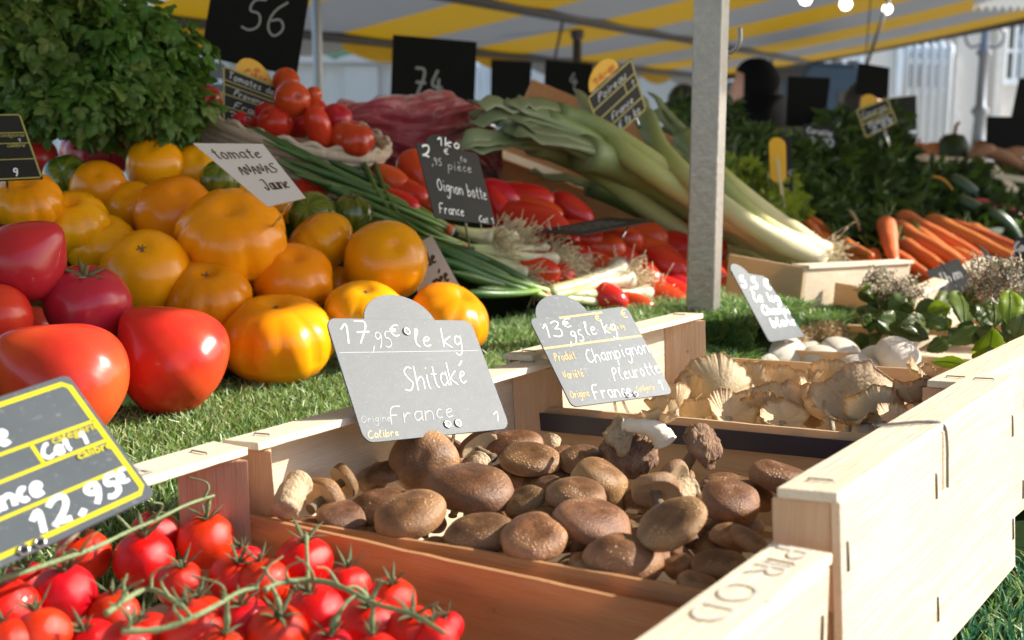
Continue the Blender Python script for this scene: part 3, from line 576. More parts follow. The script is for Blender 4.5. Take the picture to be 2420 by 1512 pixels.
# --- big black boards
def board(pts,d,lab,txt=None,u0=.4,v0=.6,u1=.7,h=.25,mat='board_black',dd=None,w=.006,stick=True):
    s=Sign('hanging_board',lab,'chalkboard',pts,d,mat=mat,r=.012,depths=dd or (d,)*4,thick=.004)
    if txt: s.write(txt,u0,v0,u1,h,'chalk_dim',w,jit=.0,slant=.1)
    if stick: s.spike(.5,.99,P((pts[2][0]+pts[3][0])/2,(pts[2][1]+pts[3][1])/2+60,d),.004,'stake','dark_metal')
    return s
board([(508,-75),(738,-62),(700,179),(474,132)],1.75,'largest black board at the top left with 56 chalked on it','56',.36,.64,.80,.34,w=.0030)
board([(928,82),(1126,99),(1120,262),(922,240)],2.5,'black board behind the red net bag with 74 chalked on it','74',.26,.88,.60,.42,w=.0055)
board([(1160,140),(1256,146),(1250,282),(1158,270)],4.2,'narrow black board between the 74 board and a white post')
board([(1288,141),(1400,152),(1398,275),(1284,262)],3.2,'black board just left of the leek sign with a faint chalk 4','4',.5,.5,.68,.3,w=.004)
board([(1862,180),(1962,184),(1948,300),(1856,298)],3.6,'black board beside the person in the black hood')
board([(2028,148),(2102,160),(2098,238),(2020,222)],4.6,'black board hanging under the wire in front of the railings')
board([(2100,232),(2165,225),(2166,306),(2104,318)],4.3,'charcoal grey board right of the small yellow tabbed sign',mat='slate_dark')
board([(2332,275),(2440,276),(2440,352),(2330,352)],4.0,'black board at the right edge low in front of the white wall')
board([(2408,184),(2500,184),(2490,285),(2388,282)],4.6,'black board cut off by the right edge of the picture',)
board([(180,-120),(256,-110),(247,28),(190,44)],2.4,'dark board rising above the parsley at the top left')
# --- farther little signs
s=Sign('price_sign','yellow oval sign on a pale wooden stick in front of the carrot tops','price sign',[(1816,322),(1856,326),(1858,432),(1820,432)],2.2,mat='disc_yellow',r=.499,depths=(2.2,2.2,2.18,2.18),thick=.002)
MB().box(P(1832,372,2.17)-s.o,P(1840,372,2.17)-P(1832,372,2.17),P(1851,505,2.15)-P(1833,372,2.17),V((0,.003,0))).build('stick','stick_wood',s.root,False)
s=Sign('price_sign','tall dark sign standing just right of the yellow oval sign','price sign',[(1843,325),(1870,322),(1874,450),(1852,455)],2.3,mat='slate_dark',r=.02,depths=(2.3,2.3,2.28,2.28)); s.write('5',.3,.75,.8,.12,'chalk_dim',.003); s.spike(.5,.98,P(1862,500,2.3),.002)
s=Sign('price_sign','dark sign with a round yellow tab at the far right above the squashes','price sign',[(2022,260),(2097,232),(2120,288),(2045,326)],3.0,mat='slate_dark',r=.02,depths=(3,)*4); s.rib('printed_frame',[fr(.02,.02,.98,.98,.02),[(.02,.4),(.98,.4)],[(.02,.55),(.98,.55)]],'ink_yellow_dull',.004)
s.write('Courge',.1,.36,.85,.22,'chalk_dim',.0045); s.write('France',.2,.74,.8,.16,'chalk_faint',.0045); s.write('2,95',.2,.96,.85,.18,'chalk_faint',.0045); s.plate('round_tab',[(.45+.28*math.cos(R(k)),.02+.42*math.sin(R(k))) for k in range(180,361,10)],'disc_yellow',-.003); s.spike(.6,.98,P(2100,350,3.),.004)
s=Sign('price_sign','dark sign with smudged chalk numbers among the greens behind the pillar','price sign',[(1898,292),(1968,300),(1982,366),(1902,352)],2.9,mat='slate_dark',r=.02,depths=(2.9,)*4); s.write('Carotte',.1,.35,.9,.22,'chalk_faint',.0045); s.write('1,20',.15,.75,.85,.3,'chalk_faint',.005); s.spike(.5,.98,P(1945,400,2.9),.003)
s=Sign('price_sign','pale grey sign on a thin rod facing away, in front of the carrots','price sign',[(2188,640),(2262,610),(2318,690),(2240,722)],1.55,mat='slate_pale',r=.01,depths=(1.62,1.62,1.5,1.5)); s.write('Thym',.2,.5,.8,.3,'chalk',.0015); MB().tube([P(2222,620,1.55)-s.o,P(2315,745,1.46)-s.o],.0013,6).build('spike','dark_metal',s.root)
s=Sign('price_sign','slate sign edge-on with white chalk, right of the pale grey sign','price sign',[(2312,580),(2330,592),(2392,690),(2362,680)],1.6,mat='slate',r=.02,depths=(1.68,1.62,1.5,1.55)); s.write('Laurier',.2,.5,.8,.3,'chalk',.002); s.spike(.8,.98,P(2385,740,1.5),.0015)
s=Sign('price_sign','dark blue grey sign at the right edge beside the carrots','price sign',[(2398,560),(2470,560),(2470,680),(2390,670)],1.8,mat='slate_dark',r=.02,depths=(1.8,)*4); s.write('Carotte',.0,.3,.9,.2,'chalk_faint',.003); s.spike(.5,.98,P(2430,720,1.8),.0015)
# ================================================================= labels by rows
ORD=['first','second','third','fourth','fifth','sixth','seventh','eighth','ninth','tenth','eleventh','twelfth']
def rowlabels(items,nrow,what,rownames):
    """items: [(x,y)]; -> unique phrases by row (top to bottom) and order from the left"""
    idx=sorted(range(len(items)),key=lambda i:items[i][1]); out=[None]*len(items); n=len(idx); per=math.ceil(n/nrow)
    for r in range(nrow):
        row=sorted(idx[r*per:(r+1)*per],key=lambda i:items[i][0])
        for k,i in enumerate(row): out[i]=what+', '+(ORD[k]+' from the left' if k<12 else 'far right')+' in the '+rownames[r]
    return out
# ================================================================= TOMATOES
def tomato_mesh(kind,seed):
    rs=random.Random(seed); n=40; seg=56; prof=[]
    for i in range(n+1):
        th=math.pi*i/n; r=math.sin(th); z=math.cos(th)
        if kind=='oblate': r=r**.86; z=z*.74; z-= .16*math.exp(-(r/.22)**2) if i<n/2 else -.05*math.exp(-(r/.2)**2)
        elif kind=='round': r=r**.93; z=z*.92; z-= .10*math.exp(-(r/.2)**2) if i<n/2 else 0
        elif kind=='heart':   # pointed at the bottom
            if z<0: r=r*(1-.14*abs(z)**2); z=z*1.0-.28*max(0,(-z))**6
            else: z=z*.78; z-= .12*math.exp(-(r/.2)**2); r=r**.9
        elif kind=='roma': r=r**.8*.62; z=z*1.05; 
        if kind=='roma' and i<n/2: z-=.06*math.exp(-(r/.1)**2)
        prof.append((r,z))
    nl=rs.choice([7,9,11]); ph=rs.uniform(0,6); amp={'oblate':.04,'round':.008,'heart':.014,'roma':.008}[kind]; of=V((rs.uniform(0,50),)*3)
    def fn(q,i,a):
        z=q.z; k=amp*(max(0,1-abs(1-2*i/n))**.5)*(1 if i<n*.6 else .4)
        g=abs(math.sin(a*nl/2+ph+.5*math.sin(a+ph))); s=1-k*(1-g)**2*2.2
        q=V((q.x*s,q.y*s,q.z)); return q*(1+.05*mn.noise(q*1.3+of))
    m=MB(); m.lathe(prof,seg,0,fn); me=m.build('tmp','scar'); d=me.data; bpy.data.objects.remove(me); return d
TM={k:[tomato_mesh(k,s*13+len(k)) for s in range(3)] for k in ('oblate','round','heart','roma')}
_cache={}
def tomato_data(kind,var,mat,R_):
    me=TM[kind][var].copy(); me.materials.clear(); me.materials.append(M[mat])
    me.transform(Matrix.Scale(R_,4)); return me
def calyx_bm(r,n=5,curl=.5,stem=.5,seed=0,w=.16,lift=.1):
    rs=random.Random(seed); m=MB()
    for k in range(n):
        a=6.283*k/n+rs.uniform(-.2,.2); L=r*rs.uniform(.8,1.2); c=curl*rs.uniform(.3,1.3); pts=[];rad=[]
        for j in range(7):
            t=j/6; pts.append(V((math.cos(a)*L*t,math.sin(a)*L*t,r*(lift*math.sin(t*2.5)+c*t*t*.8)))); rad.append(max(.0003,r*w*math.sin(math.pi*min(1,.18+t*.85))))
        m.tube(pts,rad,6,0,.35)
    if stem:
        b=V((rs.uniform(-.2,.2),rs.uniform(-.2,.2),1)); m.tube(smooth([V((0,0,-.02*r)),b*r*stem*.5,b*r*stem+V((rs.uniform(-.2,.2)*r,0,0))],1),[r*.13]*2+[r*.09]*10 if 0 else r*.1,7)
    return m
CAMR=lambda ax:(RT*ax[0]+(UP*cp+V((0,1,0))*0)*ax[1]+BK*ax[2])
def place_tomato(x,y,W,kind,mat,ax,d,label,group,H=None,cal=None,name='tomato',spin=None):
    c=P(x,y,d); Rr=W*d/F/2; 
    if kind=='roma': Rr=Rr  # W = long axis
    me=tomato_data(kind,random.randrange(3),mat,Rr); o=bpy.data.objects.new(name,me); col.objects.link(o)
    rot=orient(CAMR(ax),random.uniform(0,6) if spin is None else spin); o.location=c; o.rotation_euler=rot.to_euler(); tag(o,label,'tomato',group)
    top={'oblate':.58,'round':.82,'heart':.66,'roma':.99}[kind]*Rr
    if cal=='scar': 
        m=MB(); 
        for k in range(6):
            a=k*1.05+random.random(); m.tube([V((0,0,top+.0004)),V((math.cos(a),math.sin(a),0))*Rr*.12+UP*(top+.0012)],Rr*.022,5,0,.5)
        m.build('stem_scar','scar',o)
    elif cal: 
        b=calyx_bm(Rr*(.5 if cal=='dry' else .42),5,.35,.45,random.random()); q=b.build('calyx','calyx_dry' if cal=='dry' else 'calyx_green',o); q.location=(0,0,top)
    return o
def dpp(x,y,off=0): return dep(PP(x,y,off))
YEL=[(547,560,262,'oblate',(.1,.75,.55),1.21,0,'the largest ribbed one in the middle'),(655,803,275,'oblate',(.0,.93,.22),1.16,'scar','the biggest, resting on the grass at the front'),(913,618,200,'round',(.3,.5,.8),1.27,0,'the round one just right of the flattened pair'),
(755,576,174,'oblate',(-.55,.75,.1),1.30,0,'the flattened one tipped below the green pair'),(693,657,192,'oblate',(.15,.8,.5),1.22,0,'directly above the biggest front one'),(490,702,212,'oblate',(.1,.85,.45),1.17,'scar','with a brown scar, left of centre'),
(347,648,216,'round',(.1,.7,.6),1.17,'scar','between the pink tomato and the scarred one'),(236,577,176,'oblate',(.2,.85,.35),1.22,'scar','above the pink tomato with the dry calyx'),(417,512,200,'round',(.3,.7,.6),1.27,0,'left of the largest ribbed one'),
(315,492,132,'round',(0,.6,.8),1.30,0,'below the white card, small and round'),(233,443,132,'round',(.2,.6,.8),1.30,0,'just right of the green one at the left'),(368,391,140,'round',(0,.7,.7),1.36,0,'the highest, touching the parsley'),
(463,404,128,'round',(.2,.6,.7),1.38,0,'partly hidden by the corner of the white card'),(65,478,165,'oblate',(.1,.8,.5),1.17,0,'at the left edge under the black sign'),(170,528,178,'oblate',(.1,.85,.45),1.21,0,'low and flat, behind the pink heart tomato'),
(575,468,88,'round',(.2,.7,.6),1.36,0,'peeping out under the white card'),(862,742,196,'oblate',(.05,.9,.3),1.19,'scar','behind the round tab of the Shitaké sign'),(1062,752,196,'oblate',(.45,.85,.2),1.24,0,'farthest right, resting on the sunlit grass'),
(828,560,92,'round',(0,.8,.5),1.40,0,'small, wedged behind the flattened one'),(795,672,90,'round',(0,.6,.7),1.30,0,'deep in the gap between two larger ones'),(672,494,74,'round',(.2,.7,.6),1.38,0,'orange, under the lower edge of the white card'),(590,655,90,'round',(0,.7,.7),1.30,0,'deep behind the scarred one')]
for x,y,W,k,ax,d,cal,lb in YEL: place_tomato(x,y,W,k,'skin_yellow',ax,d,'yellow tomato, '+lb,'yellow pineapple tomatoes',cal=cal,name='yellow_tomato')
for x,y,W,ax,d,cal,lb in [(157,421,112,(.1,.4,.9),1.31,0,'at the left under the black sign'),(522,425,98,(.2,.8,.5),1.33,0,'half behind the white card'),(738,510,116,(-.1,.5,.8),1.33,0,'left one of the pair below the white card'),(830,506,102,(.05,.95,.2),1.36,'dry','with a dark dry calyx, right one of the pair')]:
    place_tomato(x,y,W,'round','skin_zebra',ax,d,'striped green tomato '+lb,'striped green tomatoes',cal=cal,name='green_tomato')
RED=[(50,625,205,'heart',(-.75,-.72,.1),1.02,'skin_pink',0,'pink heart shaped tomato pointing up at the left edge'),(205,712,205,'heart',(.12,.93,.3),1.04,'skin_pink','dry','pink tomato with a dry curled calyx'),(418,858,268,'heart',(.62,-.75,-.2),1.04,'skin_heart',0,'large red heart tomato standing in the grass, pointing up left'),
(165,915,315,'heart',(.75,-.62,-.2),.93,'skin_heart',0,'broad red heart tomato behind the slate sign with 12,95'),(-12,750,170,'round',(.1,.8,.5),.98,'skin_heart',0,'red tomato cut off by the left edge'),(78,775,110,'round',(.1,.8,.5),1.12,'skin_pink',0,'dark red tomato deep between the left ones'),
(232,355,176,'oblate',(.1,.9,.3),1.48,'skin_pink',0,'dark red tomato in the shade under the parsley'),(80,372,110,'round',(.1,.8,.4),1.36,'skin_pink',0,'red tomato right behind the black sign at the left edge'),(422,345,104,'oblate',(.1,.9,.3),1.5,'skin_heart',0,'dull red tomato just above the highest yellow ones'),
(495,328,112,'oblate',(.1,.9,.3),1.55,'skin_heart',0,'dull red tomato in front of the wicker basket'),(728,458,92,'oblate',(.1,.9,.3),1.43,'skin_heart',0,'orange red tomato behind the right edge of the white card'),(255,735,80,'round',(0,.9,.3),1.15,'skin_pink',0,'dark red tomato behind the calyx of the pink one'),(0,525,60,'round',(0,.9,.3),1.2,'skin_pink',0,'small red patch of tomato at the left edge below the yellow ones')]
for x,y,W,k,ax,d,mt,cal,lb in RED: place_tomato(x,y,W,k,mt,ax,d,lb,'red tomatoes at the left',cal=cal,name='red_tomato',spin=0)
# hidden fill under the heap
# --- basket with tomatoes
e1=(P(915,345,1.54)-P(458,250,1.52)); cB=P(688,300,1.53); nB=(DN+UP*.9).normalized(); ra=e1.length/2; e1=(e1-nB*e1.dot(nB)).normalized(); e2=nB.cross(e1)
bk=empty('wicker_basket','shallow pale wicker basket lined up behind the white card, full of red tomatoes','basket',cB); m=MB()
rb=ra*.8; N=48
for ring in range(7):
    t=ring/6; sc_=1-.16*t; L=[(e1*math.cos(a)*ra*sc_+e2*math.sin(a)*rb*sc_-nB*(.055*t)) for a in [6.2832*k/N for k in range(N+1)]]
    m.tube(L,.0062 if ring else .0075,8,cap=False)
m.build('woven_side','wicker',bk)
m=MB(); L=[e1*math.cos(6.2832*k/N)*ra*.86+e2*math.sin(6.2832*k/N)*rb*.86-nB*.05 for k in range(N)]; m.prism(L,-nB*.004); m.build('basket_bottom','wicker',bk)
m=MB(); L=[(e1*math.cos(a)*ra*1.015+e2*math.sin(a)*rb*1.015+nB*(.007+.003*math.sin(a*24))) for a in [6.2832*k/144 for k in range(145)]]; m.tube(L,.0035,6,cap=False); m.build('plaited_rim','wicker',bk)
ROM=[(690,235,88,'round',(.5,.2,.9),1.46,'the round one with a pale stem scar on top of the basket'),(676,192,66,'round',(.2,.8,.5),1.53,'the highest in the basket'),(732,238,72,'roma',(.5,.8,.3),1.51,'long, right of the round top one'),(752,300,100,'roma',(-.2,.85,.3),1.46,'upright in the middle of the basket'),
(795,282,78,'round',(.3,.6,.6),1.52,'behind the upright one'),(650,290,88,'round',(-.5,.5,.7),1.46,'left of the upright one behind the onion tips'),(608,296,70,'roma',(.7,.3,.4),1.49,'beside the black sign in the basket'),(830,328,112,'oblate',(.2,.9,.2),1.48,'at the right end of the basket'),
(488,232,66,'round',(.1,.8,.5),1.54,'at the left end of the basket'),(500,258,72,'oblate',(.1,.9,.3),1.55,'low at the left end of the basket'),(705,290,76,'round',(.1,.6,.7),1.56,'deep between the others in the basket'),(622,268,60,'round',(0,.7,.6),1.53,'behind the sign edge in the basket'),(560,285,64,'round',(0,.7,.6),1.52,'hidden low behind the black sign in the basket'),(785,345,80,'round',(0,.7,.6),1.55,'low at the right of the basket'),(745,262,60,'round',(0,.7,.6),1.56,'at the back of the basket')]
for x,y,W,k,ax,d,lb in ROM: place_tomato(x,y,W,k,'skin_roma',ax,d,'red tomato, '+lb,'tomatoes in the wicker basket',name='red_tomato',cal='scar' if W==88 and k=='round' and x==690 else 0)
# --- long tomatoes: (x,y,len px,wid px,image angle,towards)
LT=[(1232,466,132,58,-8,.1),(1255,500,130,58,-12,.1),(1250,535,170,90,-14,.2),(1348,498,104,54,-35,.2),(1400,582,132,66,-8,.1),(1518,560,100,66,-12,.3),(1340,608,110,70,-15,.3),(1395,640,130,72,-20,.3),(1505,645,110,62,-35,.4),(1565,622,120,66,-30,.4),(1545,700,150,66,-18,.3),
(1600,590,120,66,-18,.2),(1480,716,110,44,-8,.2),(1610,690,80,60,-15,.3),(1712,688,60,50,-60,.4),(1708,645,70,50,-30,.4),(915,425,92,56,-20,.2),(962,456,90,52,-20,.3),(988,412,70,74,-60,.3),(1012,487,70,40,-10,.2),(1182,495,100,44,-60,.2),(1300,645,100,62,-10,.3),(1455,610,110,60,-20,.2),(1180,460,90,50,-30,.1),(1360,560,120,64,-10,.1),(1440,660,90,60,-20,.2),(1645,640,120,64,-20,.2),(1250,600,110,64,-5,.2),(1660,585,100,60,-10,.2),(1300,560,120,70,-10,.2),(1420,700,110,60,-20,.2),(1570,690,120,60,-15,.3),(1640,700,110,60,-20,.3),(1540,600,120,60,-20,.2),(1450,560,120,60,-10,.2),(1390,620,110,60,-20,.2),(1260,640,110,60,-10,.2),(1630,560,110,56,-15,.2),(940,480,90,50,-20,.2),(1060,470,90,50,-20,.2)]
LLB=rowlabels([(a,b) for a,b,*_ in LT],4,'long red plum tomato',['top row','upper row','lower row','bottom row by the grass'])
for i,(x,y,L,W,an,tw) in enumerate(LT):
    d=dpp(x,y,.025); c=P(x,y,d); W*=1.28; L*=1.22; y+=4
    ax=V((math.cos(R(an)),-tw,math.sin(R(an)))).normalized()
    me=TM['roma'][i%3].copy(); me.materials.clear(); me.materials.append(M['skin_roma']); s0=W*d/F/2/.62; s1=max(L*d/F/2/1.05,s0*.8)
    me.transform(Matrix.Diagonal((s0,s0,s1,1))); o=bpy.data.objects.new('plum_tomato',me); col.objects.link(o); o.location=c; o.rotation_euler=orient(ax,i).to_euler(); tag(o,LLB[i],'tomato','long red plum tomatoes')
    if i in (3,4): 
        q=calyx_bm(.011,5,.6,.6,i).build('calyx','calyx_dry',o); q.location=(0,0,-s1*.98); q.rotation_euler=(math.pi,0,0)
# --- cherry tomatoes on the vine
CH=[(487,1278,128),(540,1228,98),(340,1322,135),(368,1262,112),(196,1313,122),(152,1405,143),(16,1442,146),(60,1342,120),(718,1331,131),(582,1335,92),(622,1378,118),(748,1450,132),(655,1500,140),(872,1482,140),(822,1388,104),(925,1420,112),(975,1495,124),
(268,1408,120),(424,1378,108),(475,1425,132),(350,1455,112),(215,1478,126),(452,1495,150),(555,1368,116),(568,1472,130),(100,1500,130),(300,1525,120),(1030,1512,100),(520,1540,110),(780,1540,110),(890,1545,100),(700,1400,90),(20,1520,120),(610,1440,110),(1060,1480,70)]
TR_=[('A',[(-40,1372),(30,1352),(120,1322),(225,1288),(300,1250),(370,1228),(440,1198),(505,1168)],[0,1,2,3,4,5,6,7],'upper truss of cherry tomatoes on a long green vine, touching the slate sign'),
('B',[(287,1494),(380,1482),(467,1465),(520,1435),(567,1405),(610,1392)],[26,28,22,24,23,20,19,33],'front truss of cherry tomatoes with a thick pale stem at the bottom'),
('C',[(625,1398),(655,1384),(722,1370),(778,1374),(838,1403),(892,1423),(972,1450),(1050,1492)],[8,9,10,11,12,13,14,15,16,27,29,30,31,34],'right truss of cherry tomatoes along the brown crate wall'),
('D',[(250,1440),(310,1400),(350,1378),(400,1408),(432,1428)],[17,18,21,25,32],'small truss of cherry tomatoes in the middle of the crate')]
ctm=[]
for i in range(3):
    q=TM['round'][i].copy(); q.materials.clear(); q.materials.append(M['skin_cherry']); q.transform(Matrix.Scale(1.,4)); ctm.append(q)
cals=[]
for i in range(4):
    m=calyx_bm(1.,5+i%2,.95,.45,i+3,.11,.28); b=m.build('calyx','vine_green'); cals.append(b.data); bpy.data.objects.remove(b)
for nm,path,ids,lb in TR_:
    pp=[]
    for (x,y) in path: pp.append(PZ(x,y,1.289 if nm!='A' else 1.293))
    c0=sum(pp,V((0,0,0)))/len(pp); root=empty('cherry_tomato_truss',lb,'tomatoes',c0,'cherry tomatoes on the vine')
    sm=smooth([q-c0+V((0,0,random.uniform(-.002,.002))) for q in pp],2); n=len(sm)
    st=MB(); st.tube(sm,[.0015*(1-.45*i/n)*(1+.25*mn.noise(V((i*.9,1,2)))) for i in range(n)],9)
    for k in ids:
        x,y,W=CH[k]; W*=1.07; c=PZ(x,y,1.266); d=dep(c); low=y>1530 or k in (17,25,32,20,33,31)
        if k in (17,20,21,33,31,19,7): c=c-V((0,0,.010))
        Rr=W*d/F/2; ax=V((random.uniform(-.35,.35),random.uniform(-.5,.2),1)).normalized(); 
        if k in (0,8,2,5): ax=V((.1,-.15,1)).normalized()
        if k==4 or k==13: ax=V((.05,-.35,1)).normalized()
        o=inst(ctm[k%3],'cherry_tomato',root,c-c0,orient(ax,k),Rr); o['label']='shiny red cherry tomato'
        del o['label']
        top=c-c0+ax*Rr*.83; ca=inst(cals[k%4],'calyx',root,top,orient(ax,k*1.3),Rr*.76*random.uniform(.85,1.1))
        # pedicel to the nearest stem point, with a knuckle
        j=min(range(n),key=lambda i:(sm[i]-top).length+(.012 if i<2 else 0)); kn=top+ax*Rr*.42+(sm[j]-top)*.12
        if (sm[j]-top).length<.024 or k in (0,8,12):
            L=smooth([top,kn,(kn+sm[j])/2+V((0,0,.003)),sm[j]],2); st.tube(L,[.0009+.0008*math.exp(-((i/len(L)-.35)/.1)**2) for i in range(len(L))],7)
    for k in range(5):
        j=random.randrange(2,n-2); st.tube(smooth([sm[j],sm[j]+V((random.uniform(-.006,.006),random.uniform(-.004,.004),.008)),sm[j]+V((random.uniform(-.014,.014),random.uniform(-.006,.006),.011))],2),[.0010,.0009,.0008,.0007,.0006,.0005,.0004,.0004,.0004,.0003][:len(smooth([V((0,0,0)),V((0,0,1)),V((0,0,2))],2))],6)
    st.build('vine_stem','vine_green',root)
# ================================================================= SHIITAKE
def shii_cap(seed,dome=.42,curl=.7,wr=0):
    rs=random.Random(seed); prof=[]; n=20
    for i in range(n+1):
        th=(math.pi*.5+curl)*i/n; prof.append((math.sin(th)**.82 if th<math.pi/2 else math.sin(th)*.14+.86,dome*math.cos(th)**.8 if th<math.pi/2-.01 else .24*math.cos(th)))
    z=prof[-1][1]; r0=prof[-1][0]; k0=len(prof)
    for t in (.15,.4,.7,1.): prof.append((r0*(1-t)+.16*t,z+.10*math.sin(t*1.6)))
    e=rs.uniform(.82,1.); of=V((rs.uniform(0,90),rs.uniform(0,90),0))
    def fn(q,i,a):
        q=V((q.x,q.y*e,q.z)); f=1+.17*mn.noise(q*.9+of)+.045*mn.noise(q*2.4+of)
        q=V((q.x*f,q.y*f,q.z*(1+.2*mn.noise(q*1.1-of)))); q.z+=.07*mn.noise(V((math.cos(a)*1.1,math.sin(a)*1.1,0))+of)*min(1,(i/n))
        q.z-= .05*math.exp(-((q.x*q.x+q.y*q.y)/.03))
        if wr and i<k0: q*= 1+wr*mn.turbulence(q*3.2+of,4,False)-wr*.5
        return q
    m=MB(); seg=44 if not wr else 64; m.lathe(prof,seg,0,fn)
    for j in range(len(m.f)):
        if j//seg>=k0-1: m.m[j]=1
    b=m.build('cap',['shiitake_cap' if not wr else 'shiitake_dry','gill_cream']); d=b.data; bpy.data.objects.remove(b); return d
def shii_stem(seed,bend=.3):
    rs=random.Random(seed); pts=smooth([V((0,0,.02)),V((bend*.2,0,-.35)),V((bend,0,-.75)),V((bend*1.5,0,-1.)),V((bend*1.55,0,-1.08))],2); n=len(pts)
    m=MB(); m.tube(pts,[.19*(1+.25*mn.noise(V((i*.4,seed,0))))*(1.25 if i>n*.7 else 1)*(.35 if i==n-1 else 1) for i in range(n)],14)
    b=m.build('stem','stem_tan'); d=b.data; bpy.data.objects.remove(b); return d
caps=[shii_cap(i,[.44,.5,.38,.55,.47,.4][i%6],[.75,.9,.6,.8,.7,.85][i%6]) for i in range(9)]; dry=[shii_cap(30+i,.62,.9,.13) for i in range(3)]; stems=[shii_stem(i,.15+.12*i) for i in range(4)]
def ij(w):
    a=A1.normalized(); b=B1.normalized(); w=w-TL1; ab=a.dot(b); wa,wb=w.dot(a),w.dot(b); D=1-ab*ab; return (wb-wa*ab)/D,(wa-wb*ab)/D
def inn(w,r): i,j=ij(w); return r<i<.346-r and r<j<.302-r
def heapz(x,y,base=1.270):
    w=PZ(x,y,base); i=(w-TL1).dot(LB); return base+.065*max(0,i)
SH=[(1110,1172,206,(.05,1,.18),0,0,.004),(1003,1112,176,(.05,.55,.85),0,0,.006),(1253,1086,152,(.0,.9,.35),0,0,.0),(1412,1142,168,(.45,.85,.2),0,0,.0),(1360,1183,152,(.1,1,.1),0,0,.002),(1238,1183,106,(-.35,.85,.4),0,0,0),(968,1238,168,(-.15,.8,.6),0,0,.004),(1132,1266,166,(-.15,.9,.45),0,0,.0),(1262,1288,170,(-.1,.85,.5),0,0,.004),(1402,1248,186,(.3,.85,.4),0,0,.003),(1470,1326,196,(.1,1,.15),0,0,.0),
(1585,1292,165,(-.45,.75,.2),0,0,.012),(1722,1205,166,(.15,.8,.5),0,0,.004),(1548,1185,126,(-.1,.60,-.75),1,0,.006),(1655,1096,136,(.6,.62,.3),1,1,.012),(1490,1082,148,(-.15,.75,.5),1,1,.004),(1215,1056,122,(-.1,.95,.2),0,0,0),(1382,1078,146,(.1,.95,.2),0,0,-.004),(812,1222,124,(.2,.85,.5),0,0,.0),(898,1200,160,(0,.9,.4),0,0,-.003),(935,1172,112,(.1,.9,.3),0,0,-.004),
(765,1192,108,(.6,.3,-.75),1,0,0.004),(812,1152,100,(.75,.35,-.55),1,0,0.004),(1066,1066,104,(.6,.75,.1),0,0,0),(1128,1066,100,(-.5,.35,-.8),1,0,.002),(1845,1136,150,(.3,.95,.1),0,0,0),(1385,1316,94,(.1,.9,.3),0,0,-.004),(1022,1276,76,(0,.9,.4),0,0,-.004),(1590,1128,110,(-.6,.3,-.7),1,0,-.002),(1768,1275,90,(.3,.8,.4),0,0,0),(1600,1225,150,(.2,.85,.4),0,0,-.006),(910,1120,96,(-.2,.9,.4),1,0,0),(1305,1140,84,(0,.9,.4),0,0,-.003),(1690,1150,110,(.2,.9,.4),0,0,-.012),
(1190,1222,110,(.1,.9,.4),0,0,-.01),(1320,1225,110,(.1,.9,.4),0,0,-.012),(1480,1240,120,(.1,.9,.4),0,0,-.014),(1080,1310,110,(.1,.9,.4),0,0,-.008),(1190,1310,100,(.1,.9,.4),0,0,-.008),(1350,1325,110,(.1,.9,.4),0,0,-.008),(1660,1290,120,(.2,.9,.4),0,0,-.018),(1150,1110,100,(.1,.9,.4),0,0,-.012),(1560,1345,120,(.1,.9,.4),0,0,-.014),(850,1165,80,(.1,.9,.4),0,0,-.014),(1340,1060,90,(.1,.9,.4),0,0,-.006),(1760,1130,130,(.2,.9,.3),0,0,-.010),(1735,1245,130,(.2,.9,.1),0,0,-.006),(1700,1300,130,(-.2,.9,.1),0,0,-.008),(1650,1345,120,(.2,.9,.1),0,0,-.010),(1620,1362,100,(.1,.9,.1),0,0,-.012),(1690,1240,120,(-.1,.9,.1),0,0,-.012),(740,1228,84,(.2,.9,.1),0,0,-.004),(868,1262,104,(-.1,.9,.1),0,0,-.004),(930,1288,92,(.1,.9,.1),0,0,-.006),(1290,1200,90,(.1,.9,.1),1,0,-.006),(1450,1290,110,(.1,.9,.1),0,0,-.010),(1440,1190,90,(.2,.9,.3),0,0,-.014),(1520,1270,110,(.2,.9,.3),0,0,-.014)]
for q in range(420):
    x=random.uniform(700,1780); y=random.uniform(1075,1370)
    if y<1185+(x-560)*.19-30 and x<1790-(y-1180)*.6 and len(SH)<118 and inn(PZ(x,y,heapz(x,y)-.02),.022): SH.append((x,y,random.uniform(70,115),(random.gauss(0,.5),1,random.gauss(.1,.5)),q%3==0,0,-.014))
SLB=rowlabels([(a,b) for a,b,*_ in SH],7,'shiitake mushroom',['back row','second row from the back','third row from the back','middle row','third row from the front','second row from the front','front row'])
spec={14:'dark dry wrinkled mushroom with a stem, standing at the back right of the crate',15:'wrinkled dry brown mushroom right below the piece of oyster mushroom',11:'brown mushroom turned over with its pale stem towards the corner of the crate',0:'broad smooth tan shiitake in the centre of the crate',1:'dark tilted shiitake directly below the sign rod',21:'small mushroom showing its cream underside at the left wall',22:'narrow ring shaped mushroom seen edge on near the left wall',8:'lumpy tan speckled shiitake at the front wall of the crate'}
